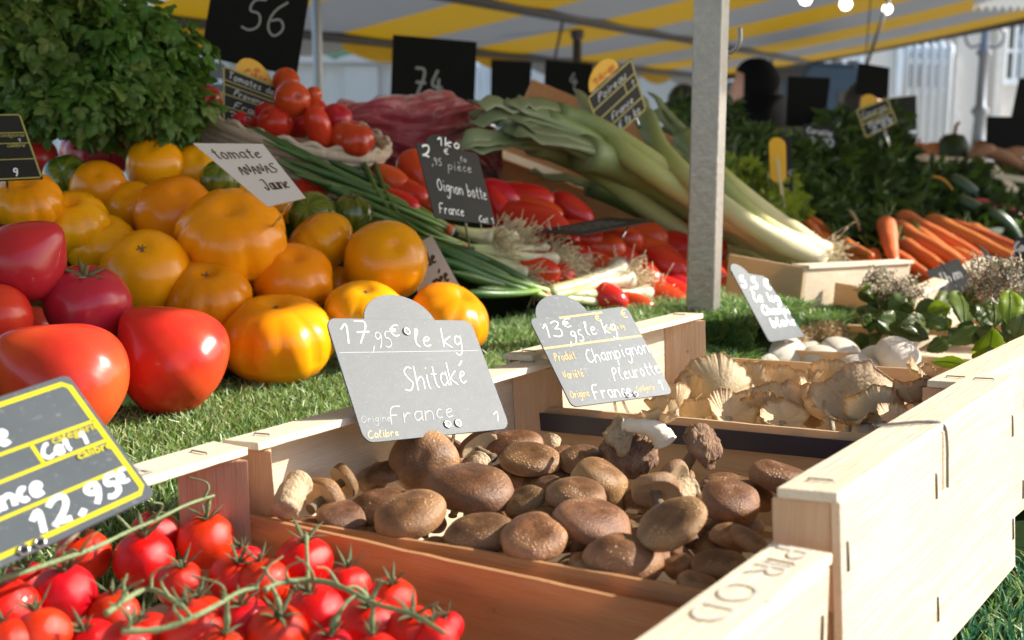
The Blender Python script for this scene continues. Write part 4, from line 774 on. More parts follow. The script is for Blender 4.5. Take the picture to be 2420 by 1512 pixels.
for i,(x,y,W,ax,stf,dr,lift) in enumerate(SH):
    c=PZ(x,y,heapz(x,y)-.002)+V((0,0,lift))
    for _ in range(30):
        Rr=W*dep(c)/F/2*1.05; qi,qj=ij(c)
        if qi<Rr*.85+.006: c=CAM+(c-CAM)*.99
        elif qj<Rr*.92+.004: c=CAM+(c-CAM)*1.008
        else: break
    if i not in (1,11,14,15,21,22,24,28,13): ax=(ax[0]*.9,ax[1],ax[2]*.35)
    d=dep(c); Rr=W*d/F/2*1.05
    me=(dry if dr else caps)[i%(3 if dr else 9)]; root=empty('shiitake_mushroom',spec.get(i,SLB[i]),'mushroom',c,'shiitake mushrooms'); rot=orient(CAMR(ax),i*2.1)
    zs=random.uniform(.85,1.15); inst(me,'cap',root,V((0,0,0)),rot,(Rr*random.uniform(.88,1.08),Rr*random.uniform(.86,1.06),Rr*zs))
    if stf or i%4==0: inst(stems[i%4],'stem',root,V((0,0,0)),rot,Rr*1.0)
# loose stems
def loose(pts,rad,lb,mat='stem_tan'):
    q=[PZ(x,y,heapz(x,y)-.008+dz+(.022 if pts[0][0]==672 else 0)) for x,y,dz in pts]; c=sum(q,V((0,0,0)))/len(q); L=smooth([k-c for k in q],2); n=len(L)
    m=MB(); m.tube(L,[rad*(1+.3*mn.noise(V((i*.5,rad*99,x))))*(.6 if i in (0,n-1) else 1) for i in range(n)],14); o=m.build('broken_mushroom',mat); o.location=c; tag(o,lb,'mushroom')
loose([(672,1210,-.006),(688,1165,.002),(712,1135,.006)],.0078,'speckled tan mushroom stem standing against the left wall of the crate')
loose([(1120,1115,.0),(1128,1100,.004),(1140,1088,.006)],.0075,'stubby tan stem pointing up below the shiitake sign'); loose([(1300,1062,-.002),(1302,1046,.003),(1306,1034,.006)],.006,'small upright stem stub in front of the black tape'); loose([(1590,1185,0),(1612,1160,.003),(1632,1150,.004)],.008,'dried broken stem right of the wrinkled mushrooms'); loose([(870,1150,-.004),(885,1125,.0),(900,1112,.0)],.0065,'short stem lying behind the dark tilted shiitake')
# ================================================================= OYSTER MUSHROOMS
def oyster(seed,ang=2.2,depth=.5,ruf=.12,name='cap'):
    rs=random.Random(seed); of=V((rs.uniform(0,60),0,0)); nr=14; na=240; m=MB(); vs=[]
    def pt(r,a,und):
        rr=r; z=depth*(rr**1.6); rf=ruf*rr**3*(mn.noise(V((a*2.2,0,0))+of)*1.6+.35*math.sin(a*7+seed)+.5*mn.noise(V((a*9,1,0))+of)); e=1+.18*mn.noise(V((a*1.5,3,0))+of)+.07*mn.noise(V((a*6,5,0))+of)+.03*mn.noise(V((a*15,9,0))+of)*rr**4-.25*rr**3*max(0,mn.noise(V((a*4.2,2,0))+of)-.22)
        z+=rf; g=0
        if und: z-=.12*(1-rr**4)+.012; g=-.022*(rr*(1-rr**8))*(1 if int(round(a/(ang*2)*na))%2 else -1); z+=g
        else: z+= -.10*max(0,rr-.88)*4*.3
        return V((rr*e*math.cos(a),rr*e*math.sin(a),z))
    for und in (0,1):
        b=len(m.v)
        for i in range(nr+1):
            for k in range(na+1): m.v.append(tuple(pt(.06+.94*i/nr,-ang+2*ang*k/na,und)))
            m.t=(m.t or [])+[i/nr]*(na+1)
        for i in range(nr):
            for k in range(na):
                f=(b+i*(na+1)+k,b+(i+1)*(na+1)+k,b+(i+1)*(na+1)+k+1,b+i*(na+1)+k+1); m.f.append(f if not und else f[::-1]); m.m.append(und)
    t=(nr+1)*(na+1); e=nr*(na+1)
    for k in range(na): m.f.append((e+k,t+e+k,t+e+k+1,e+k+1)); m.m.append(0)
    b=m.build(name,['oyster_cap','oyster_gill']); d=b.data; bpy.data.objects.remove(b); return d
oys=[oyster(1,2.9,.42,.16),oyster(2,1.2,.30,.12),oyster(3,2.2,.5,.16),oyster(4,3.1,.6,.2),oyster(5,1.6,.35,.15)]
def ostalk(seed):
    pts=smooth([V((0,0,.06)),V((-.1,0,-.3)),V((-.25,.05,-.7)),V((-.3,.05,-1.0))],2); n=len(pts); m=MB(); m.tube(pts,[.30-.06*i/n+.04*mn.noise(V((i*.5,seed,1))) for i in range(n)],12); b=m.build('stalk','oyster_stalk'); d=b.data; bpy.data.objects.remove(b); return d
osk=[ostalk(i) for i in range(2)]
# x,y,width,depth axis,spin,mesh
OY=[(1695,925,168,(-.1,-.05,-1),1.0,0,1.03,'face on with its gills spread like a flower'),(2050,915,240,(.0,-.15,-1),1.57,1,.93,'the largest fan with its gills showing'),(1860,905,110,(.3,.7,-.4),.4,2,.98,'upright one between the flower and the large fan'),(1900,895,90,(-.3,.8,-.3),2.0,4,1.0,'small curled one behind the upright one'),
(1885,968,150,(.1,.5,-.7),2.2,4,.92,'crumpled low one left of the large fan'),(2075,975,130,(-.1,.4,-.8),1.2,2,.86,'ruffled one in front of the large fan'),(2245,895,120,(.3,.9,-.2),.3,4,.86,'folded one by the right end of the crate'),(1595,948,90,(-.2,.5,-.7),1.9,3,1.0,'half hidden under the sign corner'),(1775,890,80,(.1,.6,-.6),1.3,3,1.08,'small ruffled one against the back wall'),
(1560,965,80,(0,.6,-.6),2.3,2,.97,'low one left of the flower shaped one'),(1960,970,110,(.1,.6,-.6),.9,3,.9,'low curled one below the large fan'),(2170,935,110,(.1,.7,-.5),1.4,2,.86,'one between the large fan and the crate end'),(1800,965,110,(0,.6,-.6),1.,4,.94,'one right below the flower shaped one'),(2270,930,90,(.1,.8,-.4),1.4,3,.8,'lowest one in the right corner'),(1660,970,90,(.1,.7,-.5),.4,2,.96,'one low behind the black tape'),(1960,880,80,(.1,.7,-.5),.4,3,1.05,'small one behind the left edge of the large fan'),
(1630,925,90,(-.5,.6,.3),.4,0,1.02,'pale cap left of the flower shaped one'),(1720,975,110,(.2,.7,.4),1.4,3,.93,'cap lying flat at the front behind the black tape'),(1830,940,100,(-.3,.8,.3),2.4,0,.97,'smooth cap in the middle of the crate'),(1920,935,100,(.4,.7,.3),.9,4,.93,'cap tipped to the right in the middle'),
(2010,975,110,(-.2,.8,.3),.4,3,.87,'frilly cap at the front right'),(2120,990,100,(.2,.8,.3),1.4,0,.83,'low cap near the right slat'),(2180,890,90,(.3,.8,.2),2.2,3,.93,'small cap behind the right side of the large fan'),(1740,920,80,(.4,.8,.2),2.8,4,1.04,'curled cap right of the flower shaped one'),(1850,985,100,(.0,.8,.3),.8,0,.9,'cap just above the black tape in the middle'),(1810,875,60,(.1,.9,.3),.8,3,1.12,'tiny cap against the back wall'),(2220,925,100,(.2,.8,.2),.8,0,.85,'cap beside the right crate end')]
for i,(x,y,W,ax,spn,k,d,lb) in enumerate(OY):
    c=P(x,y,d); Rr=W*d/F/2; z=CAMR(ax).normalized(); zz=-z
    # local z = cap top direction; local x = fan direction (up in the picture)
    upv=(UP-z*UP.dot(z)); upv=upv.normalized() if upv.length>.1 else RT; yv=z.cross(upv); rot=Matrix((upv,yv,z)).transposed()@Matrix.Rotation(0 if i in (0,1) else spn-1.2,3,'Z')
    if i==1: c=P(x-15,y+78,.87); Rr*=1.0
    c=CAM+(c-CAM)*.965-V((0,0,.004))
    root=empty('oyster_mushroom','pale oyster mushroom, '+lb,'mushroom',c,'oyster mushrooms'); inst(oys[k],'cap',root,V((0,0,0)),rot,Rr*(1.1 if i!=1 else 1.05))
    if i not in (0,): inst(osk[i%2],'stalk',root,V((0,0,0)),rot,Rr*.6)
c=P(1515,1012,.76); root=empty('oyster_mushroom','single oyster mushroom lying on top of the brown shiitakes','mushroom',c,'oyster mushrooms')
gp=lambda x,y,d: P(x,y-6,d-.075)-c
zr=V((.15,.55,-.75)).normalized(); xr=(V((-1,-.1,.05))-zr*V((-1,-.1,.05)).dot(zr)).normalized(); inst(oys[1],'cap',root,gp(1500,1018,.835),Matrix((xr,zr.cross(xr),zr)).transposed(),.0185)
m=MB(); L=smooth([gp(1470,1010,.835),gp(1505,1012,.833),gp(1540,1015,.832),gp(1562,1034,.832),gp(1572,1052,.833)],2); m.tube(L,[.0035+.0040*min(1,1.3*i/len(L))+.0016*mn.noise(V((i*.8,0,0))) for i in range(len(L))],16); m.build('stalk','oyster_stalk',root)
for q_,(x,y,r) in enumerate(((1545,992,.0105),(1566,996,.008))):
    zz=V((.2*(q_*2-1),.3,.9)).normalized(); inst(oys[3],'cap',root,gp(x,y+6,.834),orient(zz,q_),r)
# ================================================================= BUTTON MUSHROOMS
b=MB().lathe([(math.sin(t)**.9 if t<1.57 else 1-.35*(t-1.57)**1.5,.72*math.cos(t)) for t in [2.6*k/20 for k in range(21)]],36).build('cap','button_white'); bt=b.data; bpy.data.objects.remove(b)
for x,y,W,d,ax,lb in [(1832,840,136,1.33,(.1,.95,.3),'broad brownish white mushroom under the small chalk sign'),(1912,836,76,1.36,(0,.9,.4),'white mushroom second from the left behind the oyster crate'),(1940,852,92,1.31,(.1,.95,.2),'small bright white mushroom low at the back wall'),(1984,832,88,1.35,(.2,.9,.2),'white mushroom left of the slatted herb crate'),(2122,838,100,1.22,(.3,.9,.4),'largest white mushroom in front of the slatted crate'),(2068,846,76,1.26,(-.3,.9,.2),'white mushroom half behind the largest white one'),(1800,862,80,1.3,(0,.95,.2),'low brownish mushroom at the left end of the white ones'),(2030,872,90,1.22,(0,.95,.2),'low white mushroom behind the top of the oyster fan')]:
    y-=9; W*=1.15; c=P(x,y,d); root=empty('button_mushroom',lb,'mushroom',c,'white mushrooms'); inst(bt,'cap',root,V((0,0,-.006)),orient(CAMR(ax),x),W*d/F/2); 
    q=MB().tube([V((0,0,-.004)),V((0,0,-.028))],.009,12).build('stem','button_white',root)
# ================================================================= ONION BUNCHES
def roots_mb(m,c,ax,r,n,seed,L=.02):
    rs=random.Random(seed)
    for k in range(n):
        d=(V(ax)+V((rs.gauss(0,.7),rs.gauss(0,.7),rs.gauss(0,.7)))).normalized(); l=L*rs.uniform(.5,1.3); p=c+d*r*.5
        m.tube(smooth([p,p+d*l*.5+V((rs.gauss(0,1),rs.gauss(0,1),rs.gauss(0,1)))*l*.25,p+d*l+V((rs.gauss(0,1),rs.gauss(0,1),rs.gauss(0,1)))*l*.35],1),[.0007,.0006,.0006,.0005,.0005,.0003][:6] if 0 else .0006,4)
def onion(label,band,tails,heads,dB,seed,off=.026,W=9):
    """band: pixel of the band; tails: green ends; heads: (bulb px, bulb py, width px)"""
    rs=random.Random(seed); cB=PP(*band,off); root=empty('onion_bunch',label,'onions',cB,'bunches of spring onions')
    k=0
    for t in tails:
        e=PP(t[0],t[1],off+.004+.012*rs.random()); pts=[cB+V((rs.uniform(-.006,.006),0,rs.uniform(-.005,.005)))]
        mid=PP((band[0]+t[0])/2+t[2],(band[1]+t[1])/2+t[3],off+.016*rs.random()); L=resample([pts[0]-(e-cB).normalized()*-.0,mid,e],22); n=len(L)
        r=t[4]*dep(cB)/F/2; m=MB(); m.tube([q-cB for q in L],[r*(.75+.5*min(1,i/n*1.4))*(1 if i<n*.75 else max(.12,1-(i/n-.75)/.25)) for i in range(n)],9,0,.75,None,[.22+.78*i/n for i in range(n)]); m.build('stalk','onion_stalk',root)
    for h in heads:
        e=PP(h[0],h[1],off+h[3]); mid=PP((band[0]+h[0])/2+rs.uniform(-6,6),(band[1]+h[1])/2+rs.uniform(-6,6),off+h[3]*.5)
        L=resample([cB+V((rs.uniform(-.006,.006),0,rs.uniform(-.004,.004))),mid,e],18); n=len(L); r=h[2]*dep(cB)/F/2
        ax=(L[-1]-L[-3]).normalized(); m=MB(); m.tube([q-cB for q in L],[r*(.72+.15*i/n+.6*math.exp(-((i/n-.9)/.1)**2))*(1 if i<n-1 else .45) for i in range(n)],12,0,1,None,[.24*(1-i/n)**1.3 for i in range(n)]); b=m.build('bulb','onion_stalk',root)
        m=MB(); roots_mb(m,L[-1]-cB,ax,r,60,seed*7+int(h[0]),.022); m.build('roots','root_hair',b)
    ax=(PP(heads[0][0],heads[0][1],off)-PP(tails[0][0],tails[0][1],off)).normalized()
    rr=34*dep(cB)/F/2*.95; 
    for a,b,mt in ((-.0085,-.0015,'band_red'),(-.0015,.001,'band_white'),(.001,.007,'band_black')):
        m=MB(); m.tube([ax*a,ax*b],rr,20,0,.8,flatn=DN); m.build('paper_band',mt,root)
onion('spring onion bunch with a striped band, farthest up, beside the black onion sign',(1068,545),[(600,300,20,15,20),(660,372,10,-10,20),(740,360,20,-4,18),(690,410,30,-2,22),(620,330,40,5,18),(800,440,10,0,20),(725,280,0,20,13),(575,292,30,20,12)],[(1195,545,20,.012),(1210,575,22,.0),(1180,590,20,.008),(1225,560,22,.02),(1165,560,24,.02),(1240,590,22,.01)],1.5,3)
onion('spring onion bunch with a striped band, middle one of three',(1103,588),[(640,375,20,15,22),(690,400,40,20,22),(760,470,20,2,22),(850,480,30,0,22),(880,520,10,0,20),(870,340,-50,70,13),(850,355,-60,50,14)],[(1262,608,26,.006),(1285,640,24,.0),(1300,585,18,.022),(1335,642,24,.008),(1245,650,28,.0),(1320,615,28,.02),(1350,625,24,.01),(1290,660,26,.0)],1.5,4)
onion('spring onion bunch with a striped band, nearest the grass, white roots towards the pillar',(1292,694),[(980,560,20,20,26),(1010,600,30,20,26),(1060,640,20,10,26),(1040,570,50,10,24),(1110,600,30,10,24),(1130,680,5,5,24),(950,545,60,20,20),(1065,690,20,4,22)],[(1472,634,44,.022),(1452,668,30,.01),(1565,722,26,-.004),(1520,705,24,-.004),(1400,690,30,.0),(1425,650,32,.012),(1498,660,34,.02),(1540,690,30,.008),(1460,720,28,-.006)],1.5,5)
# ================================================================= LEEKS and their crate
w0=PP(1146,362,-.02); w1=PP(1640,545,-.02); wd=(w1-w0); w1=w0+wd*1.62; nn=(-DN*.12+V((0,0,-.03)))
rk=empty('leek_crate','sloping wooden crate of leeks whose brown side board rises behind the long red tomatoes','crate',w0); z0=V((0,0,0))
sid=DN.cross(wd.normalized()).normalized(); sid=sid if sid.dot(LA)>0 else -sid
MB().box(z0,w1-w0,sid*.006,nn).build('side_wall','ply_b',rk,False); MB().box(z0+sid*.40+wd*.5,(w1-w0)-wd*.5,sid*.006,nn).build('side_wall','ply_b',rk,False)
MB().box(z0+nn+sid*.0,w1-w0,sid*.40,-DN*.005).build('base_board','wood_b',rk,False); 0
MB().box(w1-w0-wd.normalized()*.05+sid*.008,wd.normalized()*.045,sid*.03,nn).build('corner_post','post_wood',rk,False); 0
def leek(label,pts,W,seed,off=.02,leaves=3,root=True):
    rs=random.Random(seed); L=resample([PP(x,y,off+o) for x,y,o in pts],34); n=len(L); c=L[n//2]; d=dep(c); r=W*d/F/2; rt=empty('leek',label,'leek',c,'leeks in the crate')
    T=[1-i/(n-1) for i in range(n)] # 1 = leaf end, 0 = root
    k=int(n*.34); m=MB(); m.tube([q-c for q in L[k-3:]],[r*(1+.25*max(0,1-i/6.))+(r*.18 if i>n-k-4 else 0) for i in range(n-k+3)],16,0,1,None,[T[i] *.98 for i in range(k-3,n)]); m.build('shaft','leek',rt)
    for j in range(leaves):
        sd=rs.uniform(-1,1); up=rs.uniform(0,.03); q=[]
        for i in range(k+2):
            t=1-i/(k+2); q.append(L[i]-c+sid*sd*.034*t**1.5+DN*(up*t-.012*t*t)+V((0,0,-.015*t*t*rs.random())))
        m=MB(); m.tube(q,[r*(.98-.4*(1-i/(k+2))**3)*(.25 if i==0 else 1) for i in range(k+2)],14,0,[.24+.6*(i/(k+2))**2 for i in range(k+2)],DN+sid*rs.uniform(-.4,.4),[min(1,T[i]*1.0+.05) for i in range(k+2)]); m.build('leaf','leek',rt)
    if root: m=MB(); roots_mb(m,L[-1]-c,(L[-1]-L[-3]).normalized(),r*.8,46,seed,.028); m.build('roots','root_hair',rt)
leek('leek with the broad dark green leaf in front, lowest along the crate board',[(1068,330,.05),(1240,322,.06),(1400,395,.03),(1540,500,.01),(1660,585,0),(1858,652,0)],50,1,.025,3)
leek('thick pale leek second from the board, its roots on the pale crate edge',[(1200,330,.07),(1380,352,.07),(1550,440,.03),(1700,530,.02),(1905,632,.01)],66,2,.03,3)
leek('leek with its leaf end furthest left behind the black onion sign',[(1098,250,.03),(1260,285,.03),(1440,350,.03),(1600,450,.03),(1750,548,.02),(1920,625,.02)],58,3,.05,2)
leek('leek whose pale cut leaf stands up left of the leek sign',[(1362,182,.05),(1400,270,.05),(1450,350,.05),(1560,420,.05),(1720,520,.04),(1900,610,.03)],52,4,.06,1)
leek('leek behind the leek sign with a straight yellow green leaf',[(1500,215,.04),(1530,300,.05),(1570,370,.05),(1660,450,.05),(1780,540,.05),(1935,612,.04)],48,5,.08,2)
leek('leek nearest the pillar running down behind it',[(1530,235,.05),(1600,310,.04),(1690,410,.04),(1800,500,.03),(1940,600,.03)],50,6,.08,2)
leek('grey green leek at the top of the heap',[(1180,262,.04),(1300,262,.04),(1420,300,.05),(1560,390,.05),(1700,490,.04),(1860,590,.03)],46,7,.07,2)
leek('leek with a drooping leaf tip above the net bag',[(1100,243,.05),(1210,255,.05),(1330,300,.05),(1500,380,.04),(1700,510,.03),(1880,620,.02)],44,8,.055,2)
leek('short leek visible right of the pillar',[(1560,330,.04),(1680,420,.04),(1760,500,.03),(1850,560,.03),(1950,595,.03)],44,9,.1,1)
leek('thin leek lowest against the crate board',[(1250,400,.0),(1400,440,.0),(1550,520,.0),(1700,600,.0),(1840,655,.0)],36,10,.0,1)
# ================================================================= NET BAG
c=PP(975,300,.03); c=c+V((0,.12,-.016)); bg=empty('net_bag','crumpled red net sack of onions lying behind the basket','sack',c); m=MB()
ea=(PP(1165,300,.02)-PP(790,255,.02)); La_=ea.length/2*1.03; ea.normalize(); eb=(UP-ea*UP.dot(ea)).normalized(); ec=ea.cross(eb)
NN,SG=90,96
for i in range(NN+1):
    t=-1+2*i/NN; env=max(0,1-abs(t)**2.6)**.5; env=env*(1-.25*t)+.0
    for k in range(SG):
        a=6.2832*k/SG; fold=.5*abs(mn.noise(V((t*1.3+2*math.cos(a)*.4,math.cos(a)*4+t,math.sin(a)*4))))-.1+.25*mn.noise(V((t*1.6,math.sin(a)*7+t*2,math.cos(a)*6)))+.05*mn.noise(V((t*9+math.cos(a)*5,math.sin(a)*9,7)))
        q=ea*(t*La_)+eb*(math.sin(a)*(.052)*env*(1+fold)+.012*math.sin(t*4+.5))+ec*(math.cos(a)*.09*env*(1+fold)); q-= V((0,0,.04*max(0,t)**2+.0)); m.v.append(tuple(q))
for i in range(NN):
    for k in range(SG): m.f.append((i*SG+k,i*SG+(k+1)%SG,(i+1)*SG+(k+1)%SG,(i+1)*SG+k)); m.m.append(0)
m.build('net_cloth','net_bag',bg)
m=MB()
for k in range(7):  # hanging folds
    p0=P(800+k*26,250+k*5,1.86)-c; p1=P(975+k*26,375+k*10,1.70)-c; L=resample([p0,(p0+p1)/2+V((0,-.02,.02)),p1],16); m.tube(L,[.013*math.sin(math.pi*min(1,.12+i/16*.9))+.002 for i in range(16)],8,0,.5)
m.build('fold','net_bag',bg)
# ================================================================= PARSLEY
def pleaf(seed,parts=3):
    rs=random.Random(seed); m=MB()
    def lobe(o,ang,L,W):
        d=V((math.cos(ang),math.sin(ang),0)); s=V((-d.y,d.x,0)); prof=[(0,.05),(.2,.35),(.32,.62),(.38,.48),(.55,.82),(.62,.6),(.75,.62),(.80,.4),(.92,.3),(1,0)]
        z=lambda t,w:.18*L*math.sin(t*2.5)-abs(w)*.25*W
        a=[o+d*L*t+s*W*w+UP*z(t,w) for t,w in prof]; b=[o+d*L*t+UP*(z(t,0)+.0) for t,w in prof]; c_=[o+d*L*t-s*W*w+UP*z(t,w) for t,w in prof]
        n=len(prof); m.add(a+b+c_,[(i,i+1,n+i+1,n+i) for i in range(n-1)]+[(n+i,n+i+1,2*n+i+1,2*n+i) for i in range(n-1)])
    lobe(V((0,0,0)),math.pi/2,1,.42); lobe(V((0,-.02,0)),math.pi/2+.95,.72,.32); lobe(V((0,-.02,0)),math.pi/2-.95,.72,.32)
    b=m.build('l','parsley_leaf',None,False); d=b.data; bpy.data.objects.remove(b); return d
PL=pleaf(1); PV=[V(v.co) for v in PL.vertices]; PF=[tuple(p.vertices) for p in PL.polygons]
def add_leaf(m,pos,dirv,nrm,sz,mi=0):
    y=V(dirv).normalized(); n=V(nrm); n=(n-y*n.dot(y)); n=n.normalized() if n.length>1e-4 else y.orthogonal().normalized(); x=y.cross(n)
    m.add([pos+(x*v.x+y*v.y+n*v.z)*sz for v in PV],PF,mi)
def parsley(label,cx,cy,d,rx,ry,rz,N,seed):
    N=int(N*1.3); rs=random.Random(seed); c=P(cx,cy,d); rt=empty('parsley_bunch',label,'parsley',c,'bunches of parsley'); m=MB(); st=MB(); a=rx*d/F; b=ry*d/F
    for i in range(N):
        th=rs.uniform(0,2*math.pi); zz=rs.uniform(-1,1); r=rs.uniform(.55,1.04)*(1+.42*mn.noise(V((math.cos(th)*1.6,zz*2,seed+math.sin(th)*1.6))))*(1.13 if rs.random()<.08 else 1); s=math.sqrt(1-zz*zz)
        p=V((a*math.cos(th)*s*r,rz*math.sin(th)*s*r,b*zz*r)); out=V((math.cos(th)*s,math.sin(th)*s,zz*.8))
        dirv=(out*.55+V((rs.gauss(0,.6),rs.gauss(0,.6),-.95+rs.gauss(0,.5)))); nrm=out+V((rs.gauss(0,.5),rs.gauss(0,.5),.4+rs.gauss(0,.5)))
        add_leaf(m,p,dirv,nrm,rs.uniform(.011,.022),1 if rs.random()<.24 else 0)
        if i%4==0:
            q=p*.55+V((0,0,-.01)); st.tube(smooth([q,(p+q)/2+V((rs.gauss(0,.006),0,.012)),p],1),.0008,4)
    m.build('leaves',['parsley_leaf','parsley_light'],rt,False); st.build('stems','parsley_light',rt)
parsley('large dark parsley bunch at the top left corner',90,110,1.34,170,150,.10,1900,1)
parsley('parsley bunch hanging towards the wicker basket',300,165,1.40,165,155,.10,1900,2)
parsley('parsley drooping over the dark red tomatoes',150,235,1.30,170,70,.06,900,3)
parsley('small drooping parsley bunch beside the white wall gap',385,250,1.38,85,95,.06,700,4)
# ================================================================= CARROTS and greens on the right
def carrot(label,p0,p1,W,seed,off=.0,d0=None,d1=None):
    a=P(*p0,d0); b=P(*p1,d1); c=(a+b)/2; r=W*d0/F/2; n=26; m=MB(); L=[a.lerp(b,i/(n-1))-c+V((mn.noise(V((i*.2,seed,0)))*.002,0,mn.noise(V((i*.2,seed,5)))*.002)) for i in range(n)]
    m.tube(L,[r*(.45 if i==0 else .85 if i==1 else 1-.62*(i/(n-1))**1.6)*(1+.03*mn.noise(V((i*1.9,seed,0))))*(.3 if i==n-1 else 1) for i in range(n)],16); o=m.build('carrot','carrot'); o.location=c; tag(o,label,'carrot','carrots in bunches')
    m=MB(); ax=(a-b).normalized()
    for k in range(5): m.tube(smooth([a-c-ax*.004,a-c+ax*.02+V((random.gauss(0,.004),random.gauss(0,.004),.006)),a-c+ax*.05+V((random.gauss(0,.014),random.gauss(0,.01),.02))],1),.0013,5)
    m.build('leaf_stub','parsley_light',o)
CA=[((1882,512),(2012,585),44,2.35,2.2),((1870,545),(1990,592),34,2.3,2.15),((2092,525),(2112,622),46,2.25,2.05),((2105,532),(2330,655),44,2.4,2.15),((2122,512),(2345,622),46,2.5,2.25),((2190,518),(2425,625),44,2.55,2.3),((2130,575),(2270,662),40,2.3,2.1),((2235,530),(2440,600),40,2.65,2.4),
((1935,560),(2025,615),34,2.25,2.1),((2000,585),(2062,605),34,2.15,2.05),((1985,568),(2040,598),30,2.2,2.1),((2110,600),(2215,668),36,2.2,2.05),((2180,560),(2310,650),38,2.35,2.15),((2150,540),(2300,640),40,2.45,2.2),((1900,530),(1960,590),36,2.3,2.15),((2240,590),(2400,668),36,2.35,2.1),((2060,600),(2095,650),34,2.15,2.02),((2290,540),(2450,640),42,2.6,2.35),((2010,612),(2080,640),30,2.12,2.0),((2150,640),(2280,690),34,2.15,2.0)]
CLB=rowlabels([((a[0]+b[0])/2,(a[1]+b[1])/2) for a,b,*_ in CA],3,'orange carrot',['upper row','middle row','lowest row'])
for i,(a,b,W,d0,d1) in enumerate(CA): carrot(CLB[i],a,b,W,i,0,d0,d1)
for i,(x,y) in enumerate([(2022,520)]):
    c=P(x,y,2.25); o=MB().tube([c-c+V((-.012,0,.018)),V((.0,-.005,0)),V((.008,0,-.02))],.0028,8).build('raffia_tie','straw'); o.location=c; tag(o,['beige raffia tie round the stems of the carrot bunch','pale raffia tie high in the carrot tops'][i],'tie')
# carrot crate: bright end boards
def panel_crate(label,TLp,d,TRp,dr,H,lean,depth=.10):
    a=P(*TLp,d); b=P(*TRp,dr); w=b-a; dn=V(lean).normalized()*H; bk_=(-LB*depth+V((0,0,depth*.45))); rt=empty('carrot_crate',label,'crate',a,'crates of carrots'); z=V((0,0,0))
    MB().box(z,w,dn,-LB*.006).build('end_panel','ply_a',rt,False,.0008); bk_.z*=.2; MB().box(z-w.normalized()*.005,w.normalized()*.005,dn,bk_).build('side_wall','ply_pale',rt,False)
    MB().box(z+dn,w,bk_,-dn.normalized()*.004).build('base_board','wood_a',rt,False); MB().box(z-LB*.020-dn.normalized()*.003+V((0,0,.0)),w,LB*.024,dn.normalized()*.0045).build('top_slat','wood_a',rt,False,.0006)
    MB().box(z-w.normalized()*.0-LB*.03,w.normalized()*.03,LB*.022,dn*.98).build('corner_post','post_wood',rt,False)
a_=0
panel_crate('carrot crate with a bright pale end board in the sun behind the leek roots',(1905,632),1.50,(2152,620),1.66,.080,(-.06,.02,-1))
panel_crate('second carrot crate with its pale end board behind the thyme',(2165,700),1.48,(2350,612),1.75,.07,(-.05,.0,-1))
# feathery carrot tops: one uncountable mass
def mass(name,label,cat,regs,N,mats,probs,sz,elong=3.2,seed=1,droop=.3):
    rs=random.Random(seed); m=MB()
    for (x0,y0,x1,y1,d0,th) in regs:
        n=int(N*(x1-x0)*(y1-y0)/30000.)
        for i in range(n):
            x=rs.uniform(x0,x1); y=rs.uniform(y0,y1); k=mn.noise(V((x*.012,y*.012,seed))); d=dep(PP(x,y,0.))*d0+rs.uniform(-th,th)+k*.10; c=P(x,y+k*14,d)
            dr=V((rs.gauss(.2,.8),rs.gauss(0,.6),rs.gauss(-droop,.6))).normalized(); s=V((rs.gauss(0,1),rs.gauss(0,1),rs.gauss(0,1))).cross(dr).normalized(); L=sz*rs.uniform(.6,1.5); w=L/elong
            mi=rs.choices(range(len(mats)),probs)[0]; b=len(m.v); nz=dr.cross(s)*L*.18
            m.v+= [tuple(q) for q in (c,c+dr*L*.35+s*w*.5+nz,c+dr*L*.7+s*w*.35+nz,c+dr*L,c+dr*L*.7-s*w*.35+nz,c+dr*L*.35-s*w*.5+nz)]; m.f+= [(b,b+1,b+2,b+3),(b,b+3,b+4,b+5)]; m.m+= [mi,mi]
    o=m.build(name,mats,None,False); return tag(o,label,cat,kind='stuff')
mass('carrot_tops','feathery dark green carrot tops piled up behind the pillar','leaves',[(1715,310,1830,500,1.0,.04),(1830,330,2080,520,1.02,.05),(1960,400,2130,520,1.02,.05),(1590,240,1740,330,1.1,.05)],5200,['feather_green','dark_leaf','parsley_light'],(6,3,1.2),.030,7,1)
mass('leafy_greens','dark leafy greens heaped at the far right of the stall','leaves',[(1950,270,2130,410,1.05,.06),(2080,400,2330,520,1.0,.05),(2200,410,2420,500,1.05,.05),(2290,470,2430,560,.95,.05)],2600,['dark_leaf','feather_green','parsley_leaf'],(5,3,1),.05,2.6,2)
mass('lettuce_edge','yellow green lettuce leaves showing right of the pillar','lettuce',[(1722,395,1770,455,.97,.03),(1745,420,1850,500,.97,.03),(1790,470,1880,520,.96,.02),(1690,400,1730,470,.97,.02)],5200,['lettuce','parsley_light'],(5,2),.03,1.6,3)
# backing under the greens
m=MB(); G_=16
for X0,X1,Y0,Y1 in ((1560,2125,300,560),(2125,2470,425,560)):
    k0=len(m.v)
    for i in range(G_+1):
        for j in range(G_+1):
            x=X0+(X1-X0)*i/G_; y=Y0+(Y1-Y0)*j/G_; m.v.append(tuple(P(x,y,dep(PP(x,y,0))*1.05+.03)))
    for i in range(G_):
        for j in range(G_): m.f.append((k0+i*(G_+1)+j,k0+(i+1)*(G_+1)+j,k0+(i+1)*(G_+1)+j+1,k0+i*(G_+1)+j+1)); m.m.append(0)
tag(m.build('greens_underlayer','dark_leaf'),'dark green backing sheet under the carrot tops and greens','leaves',kind='stuff')
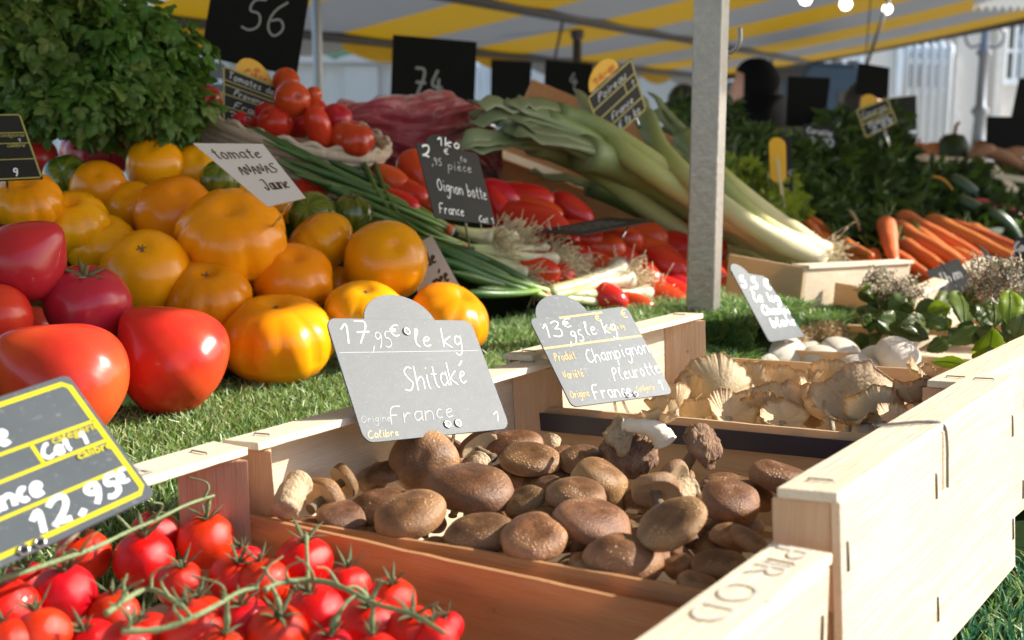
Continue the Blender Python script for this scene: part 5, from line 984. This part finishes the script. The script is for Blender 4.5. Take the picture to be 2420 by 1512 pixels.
# courgettes, flowers, pumpkins, peppers, roots
def pod(name,label,cat,grp,p0,p1,d,W,mat,d1=None,taper=.8,flat=1.):
    a=P(*p0,d); b=P(*p1,d1 or d); c=(a+b)/2; n=22; r=W*d/F/2; m=MB(); L=[a.lerp(b,i/(n-1))-c+V((0,0,.01*math.sin(math.pi*i/(n-1)))) for i in range(n)]
    m.tube(L,[r*max(.12,math.sin(math.pi*(.04+.92*i/(n-1)))**.35)*(1-(1-taper)*i/n) for i in range(n)],16,0,flat); o=m.build(name,mat); o.location=c; return tag(o,label,cat,grp)
for i,(a,b,d,W,lb) in enumerate([((2190,430),(2260,520),3.2,46,'dark green courgette left of the others in the far crate'),((2240,420),(2330,500),3.1,44,'dark green courgette with pale streaks in the far crate'),((2260,470),(2360,555),2.9,44,'courgette nearest the carrots at the right'),((2330,500),(2410,570),2.8,40,'courgette near the right edge above the slate sign'),((2140,440),(2190,500),3.2,40,'short courgette under the orange blossoms')]): pod('courgette',lb,'courgette','courgettes',a,b,d,W,'courgette')
for i,(a,b,d,W,lb) in enumerate([((2060,378),(2082,395),3.1,16,'small orange blossom between the dark leaves'),((2128,398),(2160,408),3.2,18,'orange squash blossom under the squash sign'),((2160,398),(2200,430),3.1,16,'long orange blossom curling to the right'),((2200,418),(2250,448),3.0,16,'orange blossom farthest right over the courgettes')]):
    o=pod('squash_blossom',lb,'flower','orange squash blossoms',a,b,d,W,'flower_orange',flat=.4)
def pumpkin(label,x,y,W,d,seed):
    c=P(x,y,d); r=W*d/F/2; prof=[(math.sin(math.pi*i/20)**.8,.72*math.cos(math.pi*i/20)-(.15*math.exp(-(math.sin(math.pi*i/20)/.25)**2) if i<10 else 0)) for i in range(21)]
    m=MB(); m.lathe([(a*r,b*r) for a,b in prof],64,0,lambda q,i,a:V((q.x*(1-.07*abs(math.cos(a*5+seed))**3),q.y*(1-.07*abs(math.cos(a*5+seed))**3),q.z))); o=m.build('pumpkin','pumpkin'); o.location=c; tag(o,label,'pumpkin','orange pumpkins')
    MB().tube([V((0,0,r*.5)),V((r*.05,0,r*.8)),V((r*.2,0,r*.95))],r*.1,7).build('stalk','brown_root',o)
pumpkin('larger orange brown pumpkin in front of the white wall',2218,362,78,4.0,1); pumpkin('smaller orange pumpkin half hidden to the left of the larger one',2168,356,58,4.1,2)
c=P(2252,352,3.95); o=MB().lathe([(0,.05),(.03,.045),(.045,.02),(.048,-.03),(.03,-.06),(0,-.065)],20).build('squash','dark_leaf'); o.location=c; tag(o,'small dark squash right of the orange pumpkins','squash'); MB().tube([V((0,0,.045)),V((.005,0,.075)),V((.015,0,.085))],.006,6).build('stalk','brown_root',o)
RB=[(2290,375,2350,352),(2320,360,2410,390),(2350,380,2430,360),(2280,395,2340,400),(2390,385,2440,410),(2300,345,2345,365),(2360,400,2420,405)]
RLB=rowlabels([((a+c_)/2,(b+d_)/2) for a,b,c_,d_ in RB],2,'knobbly brown root vegetable at the far right',['upper row','lower row'])
for i,(a,b,c_,d_) in enumerate(RB): pod('sweet_potato',RLB[i],'sweet potato','brown root vegetables',(a,b),(c_,d_),3.9+.03*i,34,'brown_root')
for i,(a,b,lb) in enumerate([((2300,475),(2360,500),'long red pepper left of the other beyond the courgettes'),((2350,490),(2425,520),'long red pepper at the right edge')]): pod('red_pepper',lb,'pepper','long red peppers',a,b,3.0,16,'red_pepper',taper=.4)
# tray lines at the far right
for i,(a,b,d,lb) in enumerate([((2195,398),(2262,400),3.7,'pale tray edge under the pumpkins'),((2262,402),(2350,408),3.6,'low wooden tray under the brown roots'),((2350,408),(2440,420),3.55,'wooden tray edge at the right border')]):
    p=P(*a,d); q=P(*b,d); rt=empty('wooden_tray',lb,'tray',p,'far wooden trays'); MB().box(V((0,0,0)),q-p,V((0,.006,0)),V((0,0,-.018))).build('front_rail','wood_b',rt,False); MB().box(V((0,0,-.05)),q-p,V((0,.006,0)),V((0,0,-.02))).build('front_rail','wood_b',rt,False); MB().box(V((0,0,-.07)),q-p,V((0,.3,.1)),V((0,0,-.004))).build('tray_bottom','wood_b',rt,False)
# ================================================================= BAY LEAVES and THYME
def blade_leaf(label,base,tip,W,d0,d1,mat,seed,bend=.2,nrm=None,cat='bay leaf',grp='bay leaves'):
    a=P(*base,d0); b=P(*tip,d1); c=(a+b)/2; L=(b-a).length; y=(b-a).normalized(); n=V(nrm or (0,-1,.5)); n=(n-y*n.dot(y)).normalized(); x=y.cross(n); w=W*d0/F/2; m=MB(); N=16
    for i in range(N+1):
        t=i/N; ww=w*math.sin(math.pi*min(1,.02+t*.98))**.75*(1+.06*math.sin(t*40+seed)); off=n*(bend*L*math.sin(math.pi*t)); 
        for s,e in ((-1,.16),(-.5,.04),(0,0),(.5,.04),(1,.16)): m.v.append(tuple(a-c+y*L*t+x*ww*s+off+n*(w*e*(1+.6*math.sin(t*11+s*2+seed)))))
    for i in range(N):
        for k in range(4): m.f.append((i*5+k,i*5+k+1,(i+1)*5+k+1,(i+1)*5+k)); m.m.append(0)
    o=m.build('bay_leaf',mat); o.location=c; so=o.modifiers.new('s','SOLIDIFY'); so.thickness=.0004; tag(o,label,cat,grp)
    q=MB().tube([a-c+y*L*t+n*(bend*L*math.sin(math.pi*t)+.0004) for t in [k/12 for k in range(-1,12)]],.0005,5); q.build('midrib','parsley_light',o)
BAYX=[]
rb_=random.Random(11); bx=[]
for k in range(34):
    x=rb_.uniform(2015,2410); y=rb_.uniform(690,790); a=rb_.uniform(0,6.28); l=rb_.uniform(45,80); bx.append((x,y,a,l))
for (x,y,a,l),lb in zip(bx,rowlabels([(q[0],q[1]) for q in bx],4,'dark bay leaf in the herb crate',['top layer','upper layer','lower layer','bottom layer'])):
    d_=1.46-(x-2000)/2000-.0008*(y-700); BAYX.append(((x,y),(x+l*math.cos(a),y+l*.6*math.sin(a)),rb_.uniform(34,58),d_,d_+rb_.uniform(-.03,.02),'bay_bright' if rb_.random()<.15 else 'bay_leaf',lb.replace('dark ','')))
for i,(b,t,W,d0,d1,mt,lb) in enumerate([((2318,868),(2345,772),78,1.02,1.0,'bay_bright','large bright bay leaf standing over the corner of the oyster crate'),((2300,870),(2202,856),34,1.02,1.05,'bay_bright','bright bay leaf lying along the crate rim'),((2345,860),(2425,838),40,1.0,1.0,'bay_bright','small bright leaf curled at the right edge'),((2330,845),(2372,808),40,1.0,1.02,'bay_leaf','small dark leaf behind the large bright one'),
((2380,770),(2385,685),62,1.18,1.2,'bay_bright','bright bay leaf upright at the right edge'),((2350,770),(2345,715),56,1.2,1.22,'bay_leaf','dark bay leaf left of the upright bright one'),((2280,770),(2262,695),84,1.3,1.35,'bay_leaf','broad dark bay leaf in the middle of the herb crate'),((2330,780),(2310,700),70,1.28,1.3,'bay_leaf','dark bay leaf right of the broad one'),
((2200,770),(2240,690),50,1.35,1.4,'bay_leaf','narrow dark bay leaf below the pale sign'),((2080,740),(2095,660),60,1.4,1.45,'bay_leaf','dark round bay leaf at the left of the herb crate'),((2070,780),(2150,745),56,1.38,1.36,'bay_leaf','leaf lying low behind the top rail'),((2160,775),(2230,740),46,1.36,1.34,'bay_leaf','leaf lying flat in the middle of the herb crate'),((2100,770),(2195,802),56,1.30,1.28,'bay_leaf','large leaf hanging through the gap of the slats'),((2240,810),(2330,780),46,1.26,1.26,'bay_leaf','leaf between the slats at the right'),
((2400,800),(2420,740),60,1.16,1.16,'bay_leaf','dark bay leaf cut off by the right edge'),((2060,720),(2030,690),34,1.42,1.44,'bay_leaf','small leaf beside the pale carrot crate'),((2150,740),(2130,700),40,1.38,1.4,'bay_leaf','small dark leaf in the thyme at the left'),((2190,830),(2250,800),40,1.3,1.3,'bay_leaf','dark leaf low in the herb crate'),((2110,740),(2160,715),36,1.4,1.4,'straw','yellowed brown bay leaf among the thyme'),((2230,780),(2190,720),52,1.34,1.38,'bay_leaf','dark leaf leaning left in the herb crate'),((2300,800),(2370,790),50,1.24,1.22,'bay_leaf','dark leaf behind the top rail on the right')]+BAYX):
    blade_leaf(lb,b,t,W,d0,d1,mt,i,.12)
def thyme(label,x,y,d,W,H,seed):
    rs=random.Random(seed); c=P(x,y,d); rt=empty('thyme_bunch',label,'thyme',c,'thyme bunches'); st=MB(); lf=MB()
    for k in range(26):
        a=V((rs.gauss(0,.35)*W*d/F,rs.gauss(0,.02),-.4*H*d/F)); b=V((rs.gauss(0,.4)*W*d/F,rs.gauss(0,.02),H*d/F*rs.uniform(.1,.6))); L=smooth([a,(a+b)/2+V((rs.gauss(0,.006),0,0)),b],1); st.tube(L,.0006,4)
        for j in range(46):
            t=rs.uniform(.25,1); p=a.lerp(b,t)+V((rs.gauss(0,.0028),rs.gauss(0,.0028),rs.gauss(0,.002))); dv=V((rs.gauss(0,1),rs.gauss(0,1),rs.gauss(.4,1))).normalized(); s=dv.orthogonal().normalized()*.0011; l=rs.uniform(.003,.0055); lf.add([p-s,p+s,p+dv*l],[(0,1,2)],0 if rs.random()<.6 else 1)
    st.build('stems','brown_root',rt); lf.build('leaves',['thyme_grey','root_hair'],rt,False)
simple('thyme_grey',(.09,.09,.06),(.28,.26,.2),300,.8)
thyme('thyme bunch in front of the bright end board',2080,672,1.42,60,70,1); thyme('thyme sprigs right of the first bunch under the pale sign',2140,690,1.42,60,60,2); thyme('grey thyme bunch with pale flower heads near the right edge',2330,668,1.26,60,110,3); thyme('thyme sprigs rising above the bright upright leaf',2375,650,1.24,30,80,4)
mass('straw_fibres','pale brown fibres lying under the tipped crate','straw',[(1885,770,1995,800,.74,.01)],5000,['straw','root_hair'],(3,1),.007,7,5)
# ================================================================= PILLAR
d=1.35; b0=P(1658,832,d); pl=empty('metal_post','square galvanised stall post with a hook, between the leeks and the herbs','post',(b0.x,b0.y,0)); rt=Matrix.Rotation(R(-24),3,'Z'); s=.0168
ax,ay=rt@V((1,0,0)),rt@V((0,1,0)); s=.0156; cc=[]
for sx,sy in ((1,1),(-1,1),(-1,-1),(1,-1)):
    for k in range(5):
        a=math.atan2(sy,sx)+R(-45+22.5*k); cc.append(ax*(sx*(s-.003))+ay*(sy*(s-.003))+(ax*math.cos(a)+ay*math.sin(a))*.003)
m=MB(); m.prism([V((q.x,q.y,.0)) for q in cc],V((0,0,3.2))); m.build('pole','galvanised',pl,False)
MB().box(V((-.06,-.06,0)),V((.12,0,0)),V((0,.12,0)),V((0,0,.006))).build('base_plate','galvanised',pl,False)
h0=P(1716,130,1.34)-V((b0.x,b0.y,0)); h1=P(1732,128,1.335)-V((b0.x,b0.y,0)); m=MB(); m.tube(smooth([P(1706,131,1.345)-V((b0.x,b0.y,0)),h0,P(1738,118,1.33)-V((b0.x,b0.y,0)),P(1749,98,1.325)-V((b0.x,b0.y,0)),P(1748,66,1.325)-V((b0.x,b0.y,0))],2),.0026,9); m.build('hook','galvanised',pl)
m=MB(); m.tube([h0-V((.004,0,0)),h0+V((.003,0,0))],.005,8); m.build('weld','galvanised',pl)
for x,d,w,lb,z1 in ((753,4.0,.032,'thin round pole between the 56 board and the red sack',3),(1362,8.5,.06,'dark pole holding the canopy behind the leeks',2.2)):
    b=P(x,230,d); t=empty('canopy_pole',lb,'pole',(b.x,b.y,0),'poles of the canopies'); MB().tube([V((0,0,0)),V((0,0,z1))],w/2,14).build('pole','grey_metal' if d<5 else 'dark_metal',t)
    MB().tube([V((0,0,z1-.3 if d>5 else z1-.05)),V((0,0,z1))],w*.75,14).build('sleeve','dark_metal',t)
# ================================================================= CANOPIES
def canopy(label,BL,BR,front,nst,grp=None,scal=.0,edge='canopy_white'):
    """BL,BR back edge; front: vector from back edge to front edge"""
    c=BL; rt=empty('striped_canopy',label,'canopy',c,grp); w=BR-BL; 
    for k in range(nst):
        m=MB(); a=w*(k/nst); b=w*((k+1)/nst); N=14
        for i in range(N+1):
            t=i/N
            for u in range(5):
                p=a.lerp(b,u/4)+front*t; p.z+= -.05*math.sin(math.pi*t)*1.0-.012*math.sin(u/4*math.pi); m.v.append(tuple(p))
        for i in range(N):
            for u in range(4): m.f.append((i*5+u,i*5+u+1,(i+1)*5+u+1,(i+1)*5+u)); m.m.append(0)
        m.build('stripe',['canopy_yellow','canopy_white'][k%2],rt)
        if scal:
            m=MB(); N=10
            for u in range(N+1):
                p=a.lerp(b,u/N); m.v+= [tuple(p),tuple(p-V((0,0,scal*(.62+.38*abs(math.sin(math.pi*u/N))))))]
            for u in range(N): m.f.append((2*u,2*u+2,2*u+3,2*u+1)); m.m.append(0)
            m.build('scalloped_edge',['canopy_yellow','canopy_white'][k%2],rt)
    return rt,w
BL=P(330,24,6.0); BR=P(1700,178,14.5); fr_dir=(P(1039,4,1)-P(810,79,1)); 
# stripe direction from its vanishing point (-1162,730)
sd=-(ray(-1162,730)).normalized()
cn,w=canopy('long yellow and white striped canopy sloping up over the next stall',BL,BR,sd*4.2,11,scal=.16)
FR=w+sd*4.2
m=MB(); m.tube([V((0,0,-.03)),w+V((0,0,-.03))],.03,8); m.build('edge_rail','dark_metal',cn); m=MB(); m.tube([sd*1.35+V((0,0,-.06)),w+sd*1.35+V((0,0,-.06))],.035,8); m.build('cross_beam','dark_metal',cn)
m=MB(); m.tube([w+V((0,0,-.04)),FR+V((0,0,-.04))],.035,8); m.build('end_rail','dark_metal',cn)
for k in (.3,.6,.82): q=w*k+sd*1.35; MB().tube([q+V((0,0,-.06)),q+V((-.05,0,-.3)),q+V((0,0,-.55))],.01,6).build('hanging_tie','dark_metal',cn)
# our own stall canopy (overhead, out of frame): shades the back of the display
SUN=V((math.cos(R(30))*math.cos(R(12)),math.cos(R(30))*math.sin(R(12)),math.sin(R(30))))
ed=V((math.cos(R(50)),math.sin(R(50)),0)); en=V((-ed.y,ed.x,0)); E0=en*(-.12)+ed*2.4+V((0,0,2.25)); o1=E0-ed*4.2; o2=E0+ed*3.2
cn2,w2=canopy('yellow and white canopy over this stall, its edge shading the upper vegetables',o1,o2,en*3.0+V((0,0,.35)),26)
# green awning and neighbouring canopy far left / right
def awning(label,a,b,d0,d1,up,mat,sc_=.25):
    A=P(*a,d0); B=P(*b,d1); rt=empty('awning',label,'awning',A,'awnings behind the stalls'); N=60; m=MB(); w=B-A
    for i in range(N+1):
        p=w*(i/N); m.v+= [tuple(p+V((0,0,sc_*.18*abs(math.sin(math.pi*i/6))-sc_*.1))),tuple(p+V((0,0,sc_))),tuple(p+V(up)+V((0,0,sc_)))]
    for i in range(N):
        for k in (0,1): m.f.append((3*i+k,3*i+3+k,3*i+4+k,3*i+1+k)); m.m.append(0)
    m.build('cloth',mat,rt); MB().tube([V((0,0,sc_)),w+V((0,0,sc_))],.03,8).build('front_rail','dark_metal',rt); return rt
awning('dark green scalloped awning between the striped canopy and the pale building',(690,128),(1330,160),9.5,16.,(.3,1.5,.5),'awning_green',.30)
awning('yellow and white canopy fragment at the far right above the white wall',(2300,20),(2480,20),7.,8.,(.3,-1.,.5),'canopy_white',.2)
# bulbs
for x,y,d,r,lb in ((1903,-3,5.2,15,'lit bulb farthest left under the canopy, cut by the top edge'),(1998,10,5.4,14,'lit round bulb in the middle of the three'),(2096,22,5.6,11,'lit ring shaped bulb farthest right under the canopy'),(2040,212,7.5,8,'small warm light far away under the black hanging board')):
    c=P(x,y,d); q=empty('light_bulb',lb,'light bulb',c,'bulbs hanging from the canopy'); rr=r*d/F
    MB().lathe([(0,-rr),(rr*.6,-rr*.8),(rr,-.1*rr),(rr*.85,rr*.55),(rr*.4,rr),(.35*rr,rr*1.2)],18).build('glass','bulb_lit',q); MB().lathe([(.4*rr,rr*1.1),(.42*rr,rr*1.9),(.1*rr,rr*2.)],12).build('socket','dark_metal',q); MB().tube([V((0,0,rr*1.9)),V((.02,.0,.7))],.004,5).build('cable','dark_metal',q)
m=MB(); a=P(2100,0,5.6); b=P(2047,155,5.4); c=(a+b)/2; m.tube([a-c+(a-b)*.6,b-c],.008,6); o=m.build('hanging_wire','dark_metal'); o.location=c; tag(o,'dark wire running down from the bulbs to the black board','wire')
# ================================================================= BUILDINGS
gy=16.5
def window(rt,x,z,w,h,y,bars=(2,3),arch=False):
    f=MB(); t=.09
    f.box((x-w/2-t,y-.06,z-t),(w+2*t,0,0),(0,.06,0),(0,0,t)); f.box((x-w/2-t,y-.06,z+h),(w+2*t,0,0),(0,.06,0),(0,0,t)); f.box((x-w/2-t,y-.06,z),(t,0,0),(0,.06,0),(0,0,h)); f.box((x+w/2,y-.06,z),(t,0,0),(0,.06,0),(0,0,h)); o=f.build('window','white_paint',rt,False)
    MB().box((x-w/2,y-.02,z),(w,0,0),(0,.01,0),(0,0,h)).build('pane','window_glass',o,False)
    m=MB()
    for k in range(1,bars[0]): m.box((x-w/2+w*k/bars[0]-.03,y-.05,z),(.06,0,0),(0,.03,0),(0,0,h))
    for k in range(1,bars[1]): m.box((x-w/2,y-.045,z+h*k/bars[1]-.025),(w,0,0),(0,.02,0),(0,0,.05))
    m.build('glazing_bars','white_paint',o,False)
def building(label,x0,x1,y,h,wins,piers,corn,mat='stone',plinth=None):
    rt=empty('stone_building',label,'building',((x0+x1)/2,y,0),'pale stone buildings behind the market'); ox=(x0+x1)/2
    MB().box((x0-ox,0,0),(x1-x0,0,0),(0,6,0),(0,0,h)).build('wall',mat,rt,False)
    for (a,b,z0,z1) in piers: MB().box((a-ox,-.12,z0),(b-a,0,0),(0,.118,0),(0,0,z1-z0)).build('pilaster','stone',rt,False)
    for z in corn: 
        MB().box((x0-ox-.05,-.22,z),(x1-x0+.1,0,0),(0,.098,0),(0,0,.16)).build('cornice','stone',rt,False)
    for (x,z,w,hh,bb) in wins: window(rt,x-ox,z,w,hh,-.004,bb)
    return rt
X=lambda px,y:(px-CX)/F*y/cp
building('tall pale stone building with white doors and railings at the right',X(1560,gy),X(2600,gy),gy,9,[(X(2140,gy),1.62,.5,1.1,(3,3)),(X(2400,gy),1.75,.4,1.1,(3,3)),(X(1700,gy),.9,.7,1.1,(2,4)),(X(1950,gy),1.2,.4,1.2,(2,3))],[(X(2225,gy),X(2250,gy),0,8),(X(2330,gy),X(2352,gy),0,8)],[3.3,6.]).rotation_euler=(0,0,R(14))
building('pale building with a cornice and pilasters left of the 74 board',X(120,gy+2),X(1400,gy+2),gy+2,9,[(X(500,gy+2),.4,.7,2.,(2,3)),(X(1150,gy+2),.5,.8,1.6,(2,3)),(X(250,gy+2),.4,.9,2.2,(2,3))],[(X(830,gy+2),X(905,gy+2),0,1.95),(X(600,gy+2),X(650,gy+2),0,8)],[2.0,5.],'stone')
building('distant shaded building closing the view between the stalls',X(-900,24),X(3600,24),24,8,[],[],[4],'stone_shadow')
# white doors, railings and lamp post
def railing(label,xs,y,z0,z1,bars,rail):
    rt=empty('white_railing',label,'railing',(xs[0],y,0),'white railings before the building'); w=xs[1]-xs[0]
    for k in range(bars): 
        x=w*k/(bars-1); m=MB(); m.tube([V((x,0,z0)),V((x,0,z1-.05)),V((x,0,z1+.04)),V((x,0,z1+.12))],[.035,.035,.05,.004],8); m.build('bar','white_paint',rt)
    for z in rail: MB().box((0,-.02,z),(w,0,0),(0,.04,0),(0,0,.06)).build('rail','white_paint',rt,False)
railing('tall white railing in front of the doors at the right',(X(2108,13.5),X(2205,13.5)),13.5,.0,1.98,6,[.2,1.85,1.55])
railing('white railing at the right edge beyond the lamp post',(X(2372,13.5),X(2450,13.5)),13.5,.0,2.1,5,[.2,1.75])
railing('white ornate railing between two black boards',(X(1256,11),X(1284,11)),11,.0,1.78,3,[.2,1.2,1.5]); railing('white railing right of the 74 board',(X(1130,12),X(1160,12)),12,.0,1.75,3,[.2,1.2,1.5]); railing('two white posts over the blue van',(X(1938,12),X(1960,12)),12,.0,1.72,3,[.3,1.5])
y=12.8; x=X(2282,y); lp=empty('lamp_post','ornate grey street lamp post against the white wall','lamp post',(x,y,0))
MB().lathe([(.16,0),(.16,.3),(.11,.36),(.085,.9),(.12,.95),(.07,1.02),(.055,1.3),(.095,1.36),(.05,1.42),(.045,1.9),(.08,1.95),(.04,2.0),(.035,4.)],18).build('column','grey_metal',lp)
for s in (-1,1): MB().tube(smooth([V((0,0,2.05)),V((s*.14,0,1.98)),V((s*.22,0,2.12)),V((s*.12,0,2.24)),V((0,0,2.2))],2),.016,6).build('scroll','grey_metal',lp)
MB().lathe([(0,4.),(.14,4.05),(.2,4.4),(.1,4.55),(0,4.6)],12).build('lantern','window_glass',lp)
# blue van
y=10.; x0,x1=X(1872,y),X(2035,y); vn=empty('parked_van','dark blue van parked behind the stalls, mostly hidden by black boards','van',((x0+x1)/2,y,0)); w=x1-x0
vp=[V((-w/2,0,.35)),V((w/2,0,.35)),V((w/2,0,1.35)),V((w/2-.12,0,1.76)),V((-w/2+.06,0,1.78)),V((-w/2,0,1.7))]; MB().prism(vp,V((0,1.6,0))).build('body','van_blue',vn,False,.04)
MB().box((-.0,-.01,1.2),(w/2-.15,0,0),(0,.012,0),(0,0,.35)).build('side_window','window_glass',vn,False)
for s in (-.3,.3): 
    q=MB().tube([V((s*w,-.02,.33)),V((s*w,.2,.33))],.33,20).build('wheel','board_black',vn)
# ================================================================= PEOPLE
def person(label,x,y,d,coat,hat,face,yaw,H=1.66,skin='human_skin',hood=False):
    c=P(x,y,d); top=c.z+.11; z=top-H; rt=empty('person',label,'person',(c.x,c.y,z)); f=H/1.7
    fw=V((math.sin(yaw),-math.cos(yaw),0)); sd_=V((math.cos(yaw),math.sin(yaw),0))
    J=[(0,0,.0)]; 
    def pt(s,fo,zz): return sd_*s*f+fw*fo*f+UP*zz*f
    bm=bpy.data.meshes.new('b'); V_=[pt(0,0,.95),pt(0,0,1.15),pt(0,.0,1.36),pt(0,.01,1.45),pt(0,.03,1.56),pt(.17,0,1.38),pt(.23,.02,1.12),pt(.22,.16,.95),pt(.21,.26,.93),pt(-.17,0,1.38),pt(-.23,.02,1.12),pt(-.22,.16,.95),pt(-.21,.26,.93),pt(.09,0,.9),pt(.10,.02,.5),pt(.10,0,.08),pt(.10,.14,.03),pt(-.09,0,.9),pt(-.10,.02,.5),pt(-.10,0,.08),pt(-.10,.14,.03)]
    E_=[(0,1),(1,2),(2,3),(3,4),(2,5),(5,6),(6,7),(7,8),(2,9),(9,10),(10,11),(11,12),(0,13),(13,14),(14,15),(15,16),(0,17),(17,18),(18,19),(19,20)]
    RA=[.15,.15,.17,.065,.075,.075,.055,.04,.035,.075,.055,.04,.035,.10,.07,.05,.04,.10,.07,.05,.04]
    bm.from_pydata([tuple(v) for v in V_],E_,[]); o=bpy.data.objects.new('body',bm); col.objects.link(o); o.parent=rt; sk=o.modifiers.new('s','SKIN'); 
    for v,r in zip(bm.skin_vertices[0].data,RA): v.radius=(r*f,r*f*.8)
    bm.skin_vertices[0].data[0].use_root=True; su=o.modifiers.new('u','SUBSURF'); su.levels=2; su.render_levels=2; bm.materials.append(M[coat]); 
    # head with face
    hc=pt(0,.04,1.60); m=MB(); n=18; seg=24
    def hf(q,i,a):
        q=V(q); fr_=max(0,q.x); q.x*=1.0; q.x+= .016*math.exp(-((q.y)/.018)**2-((q.z+.012)/.022)**2)*(1 if q.x>0 else 0); q.x-= .006*(math.exp(-((abs(q.y)-.03)/.014)**2-((q.z-.012)/.012)**2) if q.x>0 else 0)
        if q.z<-.03: q.y*=.82; 
        return q
    m.lathe([(.082*math.sin(math.pi*i/n)**.85,.118*math.cos(math.pi*i/n)) for i in range(n+1)],seg,0,hf)
    h=m.build('head',skin,rt); h.location=hc; h.scale=(f,)*3; h.rotation_euler=(0,0,math.atan2(fw.y,fw.x))
    for s in (-1,1):
        MB().lathe([(0,-.006),(.007,0),(0,.006)],8,o=V((.070,s*.03,.012))).build('eye','hair_dark',h); MB().tube([V((.0,s*.080,.02)),V((-.006,s*.088,0)),V((.0,s*.080,-.022))],.007,7).build('ear',skin,h)
    MB().tube([V((.077,-.02,-.048)),V((.083,0,-.05)),V((.077,.02,-.048))],.004,6).build('mouth','ink_red',h)
    m=MB(); m.lathe([(.099*math.sin(math.pi*i/24)**.8,.130*math.cos(math.pi*i/24)) for i in range(0,15 if not hood else 20)],24,0,lambda q,i,a:(V((q.x-.014 if i<8 else min(q.x,.052)-.018,q.y,q.z+.012)))); m.build('hood' if hood else 'hair',hat,h)
    if hood: MB().tube([pt(0,-.02,1.30),pt(0,-.02,1.40),pt(0,-.01,1.50),pt(0,-.02,1.60)],[.27*f,.22*f,.14*f,.115*f],18).build('collar',coat,rt)
    # hands with fingers
    for s in (1,-1):
        w_=pt(s*.21,.26,.93); m=bpy.data.meshes.new('h'); vv=[w_,w_+fw*.07]; ee=[(0,1)]; rr=[.022,.026]
        for k in range(4):
            b_=len(vv); s0=w_+fw*.085+sd_*(k-1.5)*.019; vv+= [s0,s0+fw*(.03+.006*(k in(1,2)))-UP*.006,s0+fw*.045-UP*.028]; ee+= [(1,b_),(b_,b_+1),(b_+1,b_+2)]; rr+= [.010,.009,.007]
        b_=len(vv); vv+= [w_+fw*.03-sd_*s*.03,w_+fw*.06-sd_*s*.05-UP*.01]; ee+= [(0,b_),(b_,b_+1)]; rr+= [.012,.009]
        m.from_pydata([tuple(v) for v in vv],ee,[]); ho=bpy.data.objects.new('hand',m); col.objects.link(ho); ho.parent=rt; ho.modifiers.new('s','SKIN'); 
        for v,r in zip(m.skin_vertices[0].data,rr): v.radius=(r,r)
        m.skin_vertices[0].data[0].use_root=True; q=ho.modifiers.new('u','SUBSURF'); q.levels=1; m.materials.append(M[skin])
    return rt
person('person in a black hooded coat facing left behind the leafy greens',1800,228,4.9,'coat_black','coat_black',1,R(-100),1.70,hood=True)
person('person with dark hair showing just above the greens left of the pillar',1612,262,6.8,'coat_black','hair_dark',1,R(160),1.55)
person('person in a brown coat under the black hanging board',2030,262,6.2,'coat_brown','hair_dark',1,R(30),1.66)
# ================================================================= GROUND, LIGHT, CAMERA
m=MB(); m.box((-60,-20,-.1),(120,0,0),(0,100,0),(0,0,.1)); o=m.build('pavement','pave',None,False); tag(o,kind='structure')
w=bpy.data.worlds.new('World'); sc.world=w; w.use_nodes=True; nt=w.node_tree; sk=nt.nodes.new('ShaderNodeTexSky'); sk.sky_type='NISHITA'; sk.sun_disc=False; sk.sun_elevation=R(30); sk.sun_rotation=math.atan2(SUN.x,SUN.y)
nt.links.new(sk.outputs[0],nt.nodes['Background'].inputs[0]); nt.nodes['Background'].inputs[1].default_value=.145
ld=bpy.data.lights.new('sun','SUN'); ld.energy=5.; ld.angle=R(.53); ld.color=(1,.94,.84); lo=bpy.data.objects.new('sun',ld); col.objects.link(lo); lo.rotation_euler=SUN.to_track_quat('Z','Y').to_euler()
cd=bpy.data.cameras.new('camera'); cd.sensor_width=36; cd.lens=36*F/2419.; cd.clip_end=500; cd.clip_start=.02; cd.dof.use_dof=True; cd.dof.focus_distance=.83; cd.dof.aperture_fstop=cd.lens/4.0
co=bpy.data.objects.new('camera',cd); col.objects.link(co); co.location=CAM; co.rotation_euler=(math.pi/2-PT,0,0); sc.camera=co
sc.view_settings.view_transform='Standard'; sc.view_settings.look='None'; sc.view_settings.exposure=.95
sc.cycles.max_bounces=8; sc.cycles.transparent_max_bounces=6; sc.cycles.use_denoising=True
